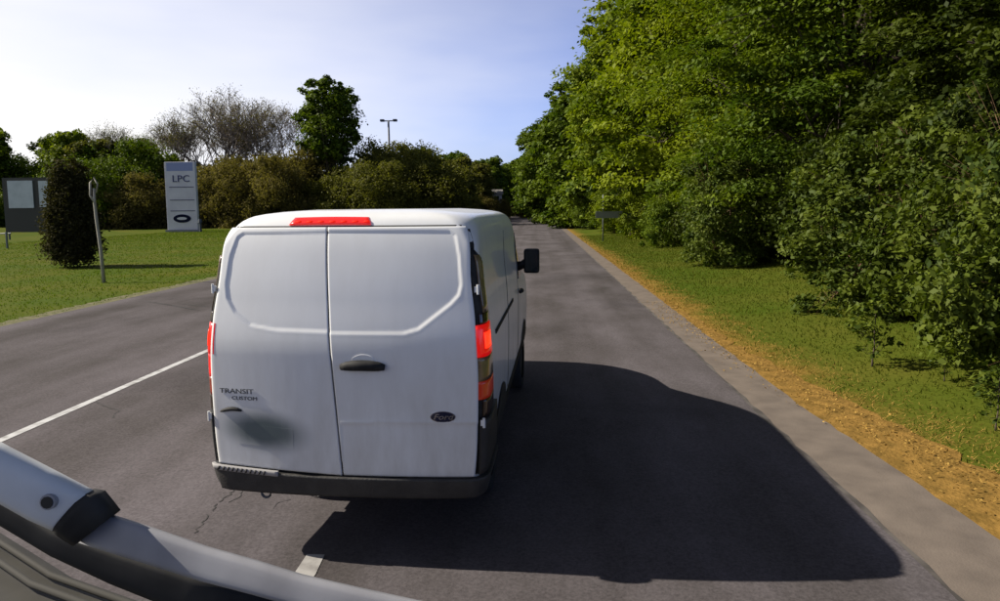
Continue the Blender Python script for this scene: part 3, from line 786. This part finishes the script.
# bare tree: branching twigs
def bare_mesh(nm, seed, h, spread, depth=6):
    rr = random.Random(seed); mb = MB(); tips = []
    def grow(p, d, l, r, k):
        q1 = p+d*l*.5+Vector([rr.uniform(-.06, .06)*l for _ in range(3)]); q2 = q1+(d+Vector([rr.uniform(-.2, .2) for _ in range(3)])).normalized()*l*.5
        mb.tube([p, q1, q2], [r, r*.82, r*.62], 6 if k < 2 else 3, cap=False)
        if k >= depth: tips.append(q2); return
        for i in range(3 if k > 0 else 5):
            a = rr.uniform(0, 6.28); t = rr.uniform(.5, 1.1)*spread
            ax = Vector((math.cos(a), math.sin(a), .25)); nd = (d*(1-t*.5)+ax*t*.8+Vector((0, 0, .12))).normalized()
            s_ = q2 if i < 2 else q1.lerp(q2, rr.random())
            grow(s_, nd, l*rr.uniform(.62, .82), max(.022, r*.58), k+1)
    grow(Vector((0, 0, 0)), Vector((0, 0, 1)), h*.30, h*.017, 0)
    me = bpy.data.meshes.new(nm); me.from_pydata([tuple(q_) for q_ in mb.v], [], mb.f); me.update()
    T = np.array([tuple(t) for t in tips]); T = np.repeat(T, 4, 0)+rng.normal(size=(len(T)*4, 3))*.3
    nn = rng.normal(size=T.shape); nn /= np.linalg.norm(nn, axis=1)[:, None]
    buds = leaf_mesh(nm+'_buds', T, nn, .085*rng.uniform(.5, 1.3, len(T)), rng.random(len(T)))
    return dict(trunk=me, crown=buds)
K['bare'] = bare_mesh('bare_a', 11, 18, .95)
K['bare2'] = bare_mesh('bare_b', 12, 17, .85)

def gz(x, y): return hgt(x, y)

# ---- right-hand wood: near to far, edge of the road is x about 3
GR = 'trees of the wood right of the road'
right = [  # x, y, kind, scale, rot, leaf, label
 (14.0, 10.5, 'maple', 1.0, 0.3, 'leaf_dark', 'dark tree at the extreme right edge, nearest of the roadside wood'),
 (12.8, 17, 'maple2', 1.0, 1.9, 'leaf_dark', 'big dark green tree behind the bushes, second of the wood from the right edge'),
 (11.5, 25, 'maple', 1.05, 3.2, 'leaf_mid', 'big tree with layered green sprays, third of the wood from the right edge'),
 (11.0, 33, 'maple2', 1.1, 4.4, 'leaf_light', 'bright green tree with layered sprays in the middle of the right-hand wood'),
 (10.2, 42, 'maple_far', 1.15, 5.3, 'leaf_light', 'tall bright green tree left of the middle of the right-hand wood'),
 (9.0, 53, 'maple_far', 1.2, .9, 'leaf_light', 'tallest bright green tree, its straight left side against the sky'),
 (8.2, 66, 'round', 1.15, 2.2, 'leaf_mid', 'rounded mid green tree just left of the tallest one, over the grass verge'),
 (5.0, 82, 'round', 1.12, 3.9, 'leaf_mid', 'rounded tree stepping down towards the bend, second beyond the tallest one'),
 (1.0, 104, 'round', 1.0, 5.0, 'leaf_mid', 'farthest rounded tree on the right side, leaning over the road bend'),
]
for x, y, k, s, rz, lm, lb in right:
    plant_tree(K[k], 'broadleaf_tree', (x, y, gz(x, y)), rz, s, lm, lb, 'tree', GR)
BR = 'trees in the second row of the right-hand wood'
for i, (x, y, k, s) in enumerate([(20, 12, 'maple2', 1.2), (19, 22, 'maple', 1.25), (18, 31, 'maple', 1.3), (18, 41, 'maple_far', 1.35), (17, 52, 'maple_far', 1.4), (16, 66, 'maple_far', 1.2), (14, 84, 'round', 1.3), (11, 104, 'round', 1.2), (27, 17, 'maple', 1.4), (26, 36, 'maple2', 1.5), (25, 58, 'maple', 1.5)]):
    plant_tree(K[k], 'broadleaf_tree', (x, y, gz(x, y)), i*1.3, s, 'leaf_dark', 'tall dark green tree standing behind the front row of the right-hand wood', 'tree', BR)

# thickets filling the foot of the wood
TR_ = 'dark undergrowth thickets under the right-hand wood'
for i, (x, y, s) in enumerate([(9.6, 8.5, .72), (10.4, 13, .8), (11, 18, .85), (10.3, 23, .8), (10.8, 29, .85), (10, 36, .85), (10.4, 44, .9), (10, 53, .9), (9.6, 64, .9), (9.3, 77, .9), (7.5, 92, .9), (15, 11, 1.1), (15.5, 20, 1.2), (15, 32, 1.2), (15, 46, 1.2), (14, 62, 1.2)]):
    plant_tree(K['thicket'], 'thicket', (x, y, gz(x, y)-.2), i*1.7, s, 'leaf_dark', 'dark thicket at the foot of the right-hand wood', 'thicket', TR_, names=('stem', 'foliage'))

# roadside bushes
GB = 'bushes along the right-hand grass verge'
bushes = [
 (7.5, 27.0, 'bush2', (1.3, 1.3, 1.35), .4, 'leaf_gloss', 'glossy rounded bush left of the dark hollow, right of the roadside sign'),
 (8.6, 30.5, 'bush2', (1.5, 1.5, 1.5), 2.0, 'leaf_mid', 'mid green bush just behind the glossy rounded one'),
 (7.35, 15.3, 'bush2', (1.25, 1.25, 1.15), 3.1, 'leaf_gloss', 'broad glossy bush right of the dark hollow, above the tiny sapling'),
 (7.9, 13.0, 'bush2', (1.2, 1.2, 1.3), 4.1, 'leaf_gloss', 'tall leafy bush with light sprays, second from the right edge'),
 (6.75, 9.3, 'bush', (1.0, 1.0, 1.2), 5.2, 'leaf_gloss', 'leafy green bush spilling over the verge at the right edge'),
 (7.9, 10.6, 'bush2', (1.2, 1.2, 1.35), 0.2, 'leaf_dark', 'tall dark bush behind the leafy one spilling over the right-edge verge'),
 (7.9, 40.0, 'bush', (1.3, 1.3, 1.2), 2.6, 'leaf_mid', 'bush beside the verge just behind the roadside sign'),
 (7.9, 50.0, 'bush', (1.5, 1.5, 1.4), 1.6, 'leaf_light', 'light green bush on the verge beyond the roadside sign'),
 (6.9, 62.0, 'bush', (1.5, 1.5, 1.5), .6, 'leaf_light', 'light green bush farther along the verge, second beyond the roadside sign'),
 (6.2, 76.0, 'bush', (1.6, 1.6, 1.6), 5.6, 'leaf_mid', 'farthest bush on the right verge, close to where the road vanishes'),
]
for x, y, k, s, rz, lm, lb in bushes:
    plant_tree(K[k], 'bush', (x, y, gz(x, y)-.1), rz, s, lm, lb, 'bush', GB, bark='bark_twig', names=('stem', 'foliage'))
for x, y, s, lb in ((5.15, 10.6, 1.15, 'small leafy sapling alone on the grass below the bushes'), (5.05, 7.6, .75, 'tiny sapling on the verge near the straw litter'), (5.65, 9.6, .6, 'tiny sapling between the grass and the right-edge bushes')):
    plant_tree(K['sapling'], 'sapling', (x, y, gz(x, y)), x*3, s, 'leaf_gloss', lb, 'sapling', 'saplings on the right verge', names=('stem', 'foliage'))

# ---- left-hand wood across the lawn
GL = 'trees across the lawn on the left'
left = [
 ('bare_tree', -51.5, 108, 'bare', 1.26, .2, 'leaf_brown', 'wide bare tree directly above the white pylon sign'),
 ('bare_tree', -44.0, 106, 'bare2', 1.28, 1.3, 'leaf_brown', 'bare twiggy tree right of the one above the pylon sign'),
 ('bare_tree', -38.0, 107, 'bare', 1.12, 2.9, 'leaf_brown', 'bare twiggy tree just left of the tall leafy green tree'),
 ('bare_tree', -59.5, 108, 'bare2', 1.08, 4.0, 'leaf_olive', 'lower bare tree with first green buds, left of the pylon sign'),
 ('broadleaf_tree', -30.8, 101, 'tall', (1.06, 1.06, 1.07), 0.7, 'leaf_mid', 'tall green leafy tree standing above its neighbours, left of the lamp pole'),
 ('bare_tree', -55.5, 112, 'bare2', 1.1, 5.0, 'leaf_brown', 'bare tree behind the gap left of the one above the pylon sign'),
 ('bare_tree', -47.5, 113, 'bare2', 1.12, .6, 'leaf_brown', 'farther bare tree between the two big ones right of the pylon sign'),
 ('broadleaf_tree', -35.5, 103, 'sparse', .74, 3.0, 'leaf_olive', 'low olive tree at the left foot of the tall green tree'),
 ('broadleaf_tree', -55.0, 101, 'sparse', .72, 1.0, 'leaf_olive', 'low olive-brown tree right behind the pylon sign'),
 ('broadleaf_tree', -47.0, 102, 'sparse', .66, 5.1, 'leaf_brown', 'low brown tree right of the pylon sign, in front of the bare ones'),
 ('broadleaf_tree', -26.0, 112, 'sparse', .82, 2.0, 'leaf_olive', 'thin pale tree right behind the lamp pole'),
 ('broadleaf_tree', -73.0, 103, 'far', 1.0, 1.1, 'leaf_light', 'bright green tree above the two pale boards at the far left'),
 ('broadleaf_tree', -79.0, 110, 'far', 1.05, 3.3, 'leaf_dark', 'dark green tree at the extreme left edge'),
 ('broadleaf_tree', -67.0, 112, 'sparse', 1.02, 4.6, 'leaf_mid', 'loose green tree between the bright green one and the bare trees'),
 ('broadleaf_tree', -85.0, 100, 'far', 1.0, 2.2, 'leaf_light', 'light green tree behind the boards, cut by the left edge'),
 ('broadleaf_tree', -68.0, 101, 'far', .92, 1.9, 'leaf_olive', 'olive tree behind the dark upright shrub'),
 ('bare_tree', -64.5, 106, 'bare2', .98, 2.5, 'leaf_olive', 'small bare tree left of the yellow-green one beside the pylon sign'),
 ('broadleaf_tree', -62.0, 104, 'far', .92, 5.5, 'leaf_light', 'yellow-green tree just left of the pylon sign'),
]
for nm, x, y, k, s, rz, lm, lb in left:
    plant_tree(K[k], nm, (x, y, gz(x, y)), rz, s, lm, lb, 'tree', GL, bark='bark_grey' if nm[0:4] == 'bare' else 'bark')
# brown brush in front of the left wood
GBb = 'brush along the far side of the lawn'
i = 0
for row, (Y0, sc_) in enumerate(((97, 1.45), (104, 1.85))):
    for x in range(-92, -14, 5):
        yy = Y0+random.uniform(-3.5, 3.5)
        plant_tree(K['thicket'], 'brush', (x+random.uniform(-1, 1)+row*2.5, yy, -.3), random.uniform(0, 6), (sc_, sc_, sc_*random.uniform(.72, 1.26)*(1.0 if x < -62 else 1.06 if x > -32 else 1.04)), ('leaf_brown' if -62 < x < -32 else 'leaf_olive' if x >= -32 else 'leaf_mid'), ('brown brush clump of the dark band behind the lawn' if -62 < x < -32 else 'olive brush clump behind the lawn, right of the tall green tree' if x >= -32 else 'green brush clump behind the lawn, left of the brown brush'), 'brush', GBb, names=('stem', 'foliage'))
# trees towards and beyond the bend
GC = 'trees round the far bend of the road'
bend_t = [(-19, 114, 'far', .84, 'leaf_olive'), (-14.5, 122, 'far', .80, 'leaf_olive'), (-18, 136, 'far', .95, 'leaf_mid'), (-13, 146, 'far', .86, 'leaf_olive'), (-9, 165, 'far', .92, 'leaf_mid'), (-25, 118, 'far', .86, 'leaf_olive'), (-22, 128, 'far', .95, 'leaf_mid'), (-12, 158, 'far', .98, 'leaf_mid'), (-6, 186, 'far', 1.1, 'leaf_mid'),
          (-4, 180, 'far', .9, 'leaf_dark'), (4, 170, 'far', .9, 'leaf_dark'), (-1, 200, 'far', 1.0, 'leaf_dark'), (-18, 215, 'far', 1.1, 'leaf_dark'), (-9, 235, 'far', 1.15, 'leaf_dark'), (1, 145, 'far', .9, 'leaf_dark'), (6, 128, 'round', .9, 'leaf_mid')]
for i, (x, y, k, s, lm) in enumerate(bend_t):
    y2 = y
    plant_tree(K[k], 'broadleaf_tree', (x, y2, -.1), i*1.1, s, lm, 'distant green tree beyond the van roof where the road bends away', 'tree', GC)
for i, (x, y, s) in enumerate([(-16, 112, 1.0), (-14, 122, 1.0), (-19, 108, 1.2), (-15, 134, 1.1), (-17, 150, 1.2), (-12, 172, 1.2), (-7, 190, 1.3), (-2, 165, 1.1), (3, 150, 1.1), (6, 116, 1.1), (-11.0, 143, .95), (-8.0, 146, .8), (-14, 141, .9), (-12, 205, 1.4), (-22, 190, 1.4), (-30, 200, 1.5)]):
    plant_tree(K['thicket'], 'brush', (x, y, -.3), i*2.1, s, 'leaf_brown' if i % 3 else 'leaf_olive', 'dull brown-green brush at the far bend of the road', 'brush', 'brush round the far bend of the road', names=('stem', 'foliage'))
# distant woodland closing the view, one mass
cc = []
for i in range(2600):
    t = random.random(); x = -190+300*t; y = 285+random.uniform(-14, 14); z = random.uniform(0, 1)**.8*(11+3*math.sin(x*.09)+2*math.sin(x*.31))
    cc.append((x, y, z))
cc = np.repeat(np.array(cc), 12, 0); cc = cc+rng.normal(size=cc.shape)*1.1
nn = rng.normal(size=cc.shape); nn[:, 2] += .6; nn[:, 1] -= .3; nn /= np.linalg.norm(nn, axis=1)[:, None]
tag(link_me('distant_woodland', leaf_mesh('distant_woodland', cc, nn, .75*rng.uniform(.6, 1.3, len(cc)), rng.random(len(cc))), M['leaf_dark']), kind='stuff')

# ---- grass as real blades near the camera
def blades(name, n, xr, yr, h, m, dens=None, lean=.5, wd=.006):
    P = []
    x = rng.uniform(*xr, n*3); y = yr[0]+(yr[1]-yr[0])*rng.random(n*3)**1.5
    keep = np.array([dens(a, b) for a, b in zip(x, y)]) > rng.random(n*3)
    x, y = x[keep][:n], y[keep][:n]; n = len(x)
    z = np.array([hgt(a, b) for a, b in zip(x, y)])
    a = rng.uniform(0, 6.283, n); hh = h*rng.uniform(.4, 1.2, n); l = rng.normal(size=(n, 2))*lean*hh[:, None]
    ww = wd*(1+y/12)
    V = np.empty((n, 3, 3))
    V[:, 0] = np.c_[x-np.cos(a)*ww, y-np.sin(a)*ww, z-.01]; V[:, 1] = np.c_[x+np.cos(a)*ww, y+np.sin(a)*ww, z-.01]
    V[:, 2] = np.c_[x+l[:, 0], y+l[:, 1], z+hh]
    me = bpy.data.meshes.new(name)
    me.vertices.add(n*3); me.vertices.foreach_set('co', V.ravel())
    me.loops.add(n*3); me.loops.foreach_set('vertex_index', np.arange(n*3, dtype=np.int32))
    me.polygons.add(n); me.polygons.foreach_set('loop_start', np.arange(0, n*3, 3, dtype=np.int32))
    me.update(calc_edges=True)
    at_ = me.attributes.new('rnd', 'FLOAT', 'FACE'); at_.data.foreach_set('value', rng.random(n).astype(np.float32))
    return tag(link_me(name, me, m), kind='stuff')
blades('verge_grass', 60000, (3.3, 10.5), (4, 60), .06, M['verge_blade'], lambda x, y: min(1., max(0, (x-lerp_tab(soil_out, y)+.1)/1.6)))
blades('lawn_grass', 110000, (-45, -12.1), (9, 88), .05, M['grass_blade'], lambda x, y: .9, wd=.008)
blades('dry_straw', 26000, (3.25, 6.0), (4, 40), .035, M['straw'], lambda x, y: max(0., 1-abs(x-(lerp_tab(soil_out, y)+.1))/(.55+.5*(x > lerp_tab(soil_out, y))))*(.45+.55*(math.sin(y*3.1)*math.sin(y*1.3+1) > -.1)), lean=1.8, wd=.003)
# curled dead leaves lying on the dirt edge
n_ = 2600
yy = 4+14*rng.random(n_)**1.4; xx = np.array([lerp_tab(soil_out, q_) for q_ in yy])-.3+rng.normal(size=n_)*.22
ps = np.c_[xx, yy, np.full(n_, .015)+rng.random(n_)*.02]; nn = rng.normal(size=(n_, 3))*.5; nn[:, 2] += 1; nn /= np.linalg.norm(nn, axis=1)[:, None]
tag(link_me('leaf_litter', leaf_mesh('leaf_litter', ps, nn, .011*rng.uniform(.5, 2.2, n_), rng.random(n_)), M['straw']), kind='stuff')

# ------------------------------------------------------------------ roadside things
# pylon sign
c = at(182.5, 228, 80); top = at(182, 162, 80).z
px0 = at(167.5, 200, 80).x; px1 = at(197, 200, 80).x; W_ = px1-px0; xc = (px0+px1)/2; H_ = top
py = tag(empty('pylon_sign', (xc, 80, 0), .06), 'tall white pylon sign with dark oval emblem on the lawn', 'sign')
MB().box((0, 0, H_/2), (W_, .5, H_)).build('panel', M['sign_white'], py, bevel=.04)
MB().box((0, -.01, H_*.93), (W_*.86, .5, H_*.12)).build('blue_band', M['sign_blue'], py)
for k in (.64, .455, .30): MB().box((W_*.03, -.26, H_*k), (W_*.8, .05, .10)).build('rule_line', M['sign_line'], py)
MB().box((0, 0, .12), (W_*1.12, .8, .24)).build('plinth', M['grey_metal'], py)
def flat_text(name, body_, loc, size, m, parent, sx=1.):
    cu = bpy.data.curves.new(name, 'FONT'); cu.body = body_; cu.size = size; cu.extrude = .02; cu.align_x = 'CENTER'; cu.align_y = 'CENTER'; cu.resolution_u = 3
    o = bpy.data.objects.new(name, cu); col.objects.link(o)
    me = bpy.data.meshes.new_from_object(o.evaluated_get(bpy.context.evaluated_depsgraph_get())); bpy.data.objects.remove(o)
    me.materials.clear(); me.materials.append(m)
    q_ = bpy.data.objects.new(name, me); col.objects.link(q_); q_.parent = parent; q_.location = loc; q_.rotation_euler = (R(90), 0, 0); q_.scale = (sx, 1, 1)
    return q_
flat_text('lettering', 'LPC', (.1, -.29, H_*.755), 1.15, mat('sign_letter_blue', (.01, .015, .10), .5), py, 1.1)
def oval(name, ra, rb, y, m, parent, z):
    v = [(ra*math.cos(t), y+dy, z+rb*math.sin(t)) for dy in (0, -.05) for t in [2*math.pi*i/28 for i in range(28)]]
    f = [[i, (i+1) % 28, 28+(i+1) % 28, 28+i] for i in range(28)]+[[28+i for i in range(28)]]
    return link_mesh(name, v, f, m, parent)
oval('emblem', 1.05, .50, -.26, mat('emblem_navy', (.008, .010, .03), .8, spec=.1), py, H_*.19)
oval('emblem_centre', .60, .17, -.315, M['sign_white'], py, H_*.19)
mb = MB(); mb.tube([(0, 0, 0), (0, 0, 1.1)], .14, 8); mb.tube([(0, 0, 1.1), (0, 0, 1.5)], [.26, .2], 8)
b1 = at(200.5, 230, 79); o = mb.build('bollard_lamp', M['dark_metal']); o.location = (b1.x, 79, 0); tag(o, 'small dark bollard at the right foot of the pylon sign', 'bollard')

# leaning pale post
P0 = at(104, 282, 23.5); P0.z = 0
po = tag(empty('post', P0), 'thin pale leaning post standing on the left verge', 'post')
mb = MB(); mb.tube([(0, 0, -.1), (-.04, 0, 1.2), (-.13, 0, 2.3), (-.17, .02, 2.9), (-.15, .02, 3.35)], [.065, .06, .055, .05, .045], 8); mb.build('shaft', M['post_white'], po, True)
mb = MB(); mb.tube([(-.16, 0, 2.85), (-.30, 0, 3.1), (-.27, 0, 3.55), (-.12, 0, 3.72), (0, 0, 3.5), (-.06, 0, 3.2)], [.035, .035, .035, .035, .03, .02], 8); mb.build('loop_top', M['post_white'], po, True)

# dark bush on the lawn beside it
lb = [(0, 0, .8+.55*i, 1.15-.045*i*(1 if i > 3 else 0), 1.15-.045*i, .7) for i in range(8)]
Kb = dict(crown=crown_mesh('column_crown', lb, 700, 44, .075, cl_r=.4, flat=.9, inner=.3, upb=.3), trunk=trunk_mesh('column_trunk', 4.6, .09, lb, 8, 5))
bp_ = at(75, 264, 31)
plant_tree(Kb, 'column_shrub', (bp_.x, 31, 0), .4, (1.0, 1.0, .93), 'leaf_shrub', 'dark upright shrub on the lawn left of the pale leaning post', 'shrub', names=('stem', 'foliage'))

# boards at the far left
bl = at(29, 236, 60)
bb = tag(empty('notice_boards', (bl.x, 60, 0), 0.0), 'two pale boards in a dark frame at the far left of the lawn', 'notice board')
a0 = at(8, 181, 60); a1 = at(35, 208, 60); b0_ = at(39, 181, 60); b1_ = at(50, 207, 60)
def brd(p, q_, m, nm, y=-.1):
    MB().box(((p.x+q_.x)/2-bl.x, y, (p.z+q_.z)/2), (abs(q_.x-p.x), .08, abs(p.z-q_.z))).build(nm, m, bb)
brd(a0, a1, M['board'], 'board'); brd(b0_, b1_, M['board'], 'board')
p = at(2, 178, 60); q_ = at(54, 232, 60); brd(p, q_, M['dark_board'], 'frame', 0)
for xx_ in (p.x+.2, q_.x-.2): MB().tube([(xx_-bl.x, .1, 0), (xx_-bl.x, .1, p.z)], .08, 8).build('leg', M['dark_metal'], bb)
g0 = at(7.5, 249, 46)
mb = MB(); mb.tube([(0, 0, 0), (0, 0, 1.15)], .07, 8); mb.tube([(-2.2, 0, 1.0), (.35, 0, 1.05)], .05, 6)
o = mb.build('guard_rail', M['grey_metal']); o.location = (g0.x, 46, 0); tag(o, 'short low rail with a post on the lawn at the left edge', 'rail')

# lamp pole with two heads
lp = at(391, 200, 108)
lo = tag(empty('lamp_pole', (lp.x, 108, 0)), 'tall grey lamp pole with two heads above the left trees', 'lamp pole')
ht = at(389, 121, 108).z
MB().tube([(0, 0, 0), (-.1, 0, ht)], [.22, .15], 8).build('shaft', M['dark_metal'], lo, True)
MB().tube([(-1.0, 0, ht), (.95, 0, ht)], .10, 6).build('cross_arm', M['dark_metal'], lo)
for sx in (-1.05, 1.0): MB().box((sx, -.15, ht+.05), (.62, .7, .34)).build('lamp_head', M['dark_metal'], lo, bevel=.05)

# road sign on the right, seen nearly edge on
s0 = at(603, 233, 50)
rs = tag(empty('road_sign', (s0.x, 50, gz(s0.x, 50)), 0), 'grey horizontal sign board on a thin post at the right verge', 'road sign')
MB().tube([(0, 0, -.2), (0, 0, 3.4)], .05, 8).build('post', M['grey_metal'], rs, True)
MB().box((.75, -.06, 1.95), (2.6, .05, .5)).build('board', mat('faded_board', (.13, .15, .12), .7), rs, bevel=.01)
MB().tube([(2.0, 0, -.2), (2.0, 0, 2.1)], .04, 8).build('post', M['grey_metal'], rs, True)

# small pale house far off
hs = at(491, 196, 150)
ho = tag(empty('house', (hs.x, 150, 0), .1), 'small pale house among the distant trees above the van roof', 'house')
hz_ = hs.z
MB().box((0, 0, (hz_+.3)/2), (4.6, 4, hz_+.3)).build('wall', M['wall_pale'], ho)
v = [(-2.6, -2.3, hz_+.3), (2.6, -2.3, hz_+.3), (2.6, 2.3, hz_+.3), (-2.6, 2.3, hz_+.3), (-2.6, 0, hz_+1.4), (2.6, 0, hz_+1.4)]
link_mesh('roof', v, [[0, 1, 5, 4], [2, 3, 4, 5], [0, 4, 3], [1, 2, 5], [3, 2, 1, 0]], M['roof_dark'], ho)
for sx in (-1.2, 1.2): MB().box((sx, -2.03, hz_-.6), (.9, .06, 1.0)).build('window', M['glass'], ho)

# ------------------------------------------------------------------ the vehicle carrying the camera
cc_ = tag(empty('camera_truck', (0, 0, 0)), 'wiper arm and cowl of the vehicle the picture is taken from, bottom left', 'truck')
def atd(x, y, d): return ray(x, y)*d + Vector((0, 0, CAMH))
def band(name, top_, bot_, d0, d1, th, m, parent=cc_, nseg=1, crown=.35):
    """a solid bar between two outlines, its upper face bulged"""
    n = len(top_); v = []; f = []; K_ = 7
    for i in range(n):
        d = d0+(d1-d0)*i/(n-1)
        a = atd(*top_[i], d); b = atd(*bot_[i], d)
        wv = b-a; nv = -CF
        for k in range(K_):
            t = k/(K_-1); v.append(a+wv*t+nv*th*crown*2*math.sqrt(max(0, t*(1-t)))*1.2)
        for k in range(K_-1, -1, -1):
            t = k/(K_-1); v.append(a+wv*t-nv*th)
    m2 = 2*K_
    for i in range(n-1):
        for k in range(m2): a = i*m2+k; b = i*m2+(k+1) % m2; f.append([a, b, b+m2, a+m2])
    f.append(list(range(m2))[::-1]); f.append([(n-1)*m2+k for k in range(m2)])
    return link_mesh(name, v, f, m, parent, smooth=True)
hd = band('wiper_head', [(-60, 418), (0, 451), (45, 474), (80, 492), (90, 497)], [(-50, 476), (3, 506), (28, 520), (48, 529), (56, 533)], .80, .84, .018, M['wiper_pale'])
mb = MB(); c0 = atd(52, 500, .8225); mb.tube([c0-CF*.0100, c0+CF*.03], [.0072, .0078], 12); mb.build('bolt', M['black_plastic'], hd)
mb = MB(); mb.tube([c0-CF*.0085, c0+CF*.025], [.0095, .0105], 14); mb.build('washer', M['wiper_grey'], hd)
band('end_cap', [(84, 494), (95, 496), (104, 507), (111, 516)], [(52, 531), (57, 536), (64, 541), (73, 546)], .835, .845, .022, M['black_plastic'])
band('wiper_arm', [(100, 514), (150, 530), (205, 549), (255, 563), (300, 577), (360, 591), (420, 604), (520, 628)], [(70, 540), (120, 556), (165, 570), (200, 581), (250, 594), (300, 608), (350, 621), (440, 648)], .86, .80, .009, M['wiper_grey'], crown=.3)
band('rubber_seal', [(-70, 455), (-10, 494), (50, 531), (120, 555), (190, 577), (280, 601)], [(-70, 490), (-10, 520), (50, 556), (110, 584), (180, 612), (270, 640)], .90, .86, .02, M['black_plastic'], crown=.1)
# cowl and cab front
edge = [(-1.75, 1.62), (-1.45, 1.46), (-1.15, 1.31), (-.85, 1.13), (-.58, 1.02), (-.3, .965), (0, .955), (.5, .94), (.9, .92), (1.15, .85)]
v = []; f = []
for (x, y) in edge:
    for t, zz in ((-.62, 1.97), (-.25, 1.93), (-.06, 1.905), (0, 1.88), (.035, 1.80), (.05, 1.2), (.04, .55), (-.8, .5)):
        v.append((x, y+t-.0, zz-.015))
for i in range(len(edge)-1):
    for k in range(7): a = i*8+k; f.append([a, a+1, a+9, a+8])
link_mesh('cab_front', v, f, M['cowl'], cc_, smooth=True)
for i in range(2):
    mb = MB(); o_ = .05+.045*i
    mb.tube([(x, y-o_, 1.898+.03*i*.35) for x, y in edge[:6]], .006, 6); mb.build('cowl_ridge', M['cab_paint'], cc_, True)
for sx in (-1.2, .85):
    wl = empty('wheel', (sx, .25, .48)); wl.parent = cc_
    mb = MB(); mb.tube([(-.14, 0, 0), (.14, 0, 0)], .48, 28); mb.build('tyre', M['tyre'], wl, True, bevel=0)
    mb = MB(); mb.tube([(-.15, 0, 0), (.15, 0, 0)], .27, 20); mb.build('rim', M['steel_rim'], wl, True)
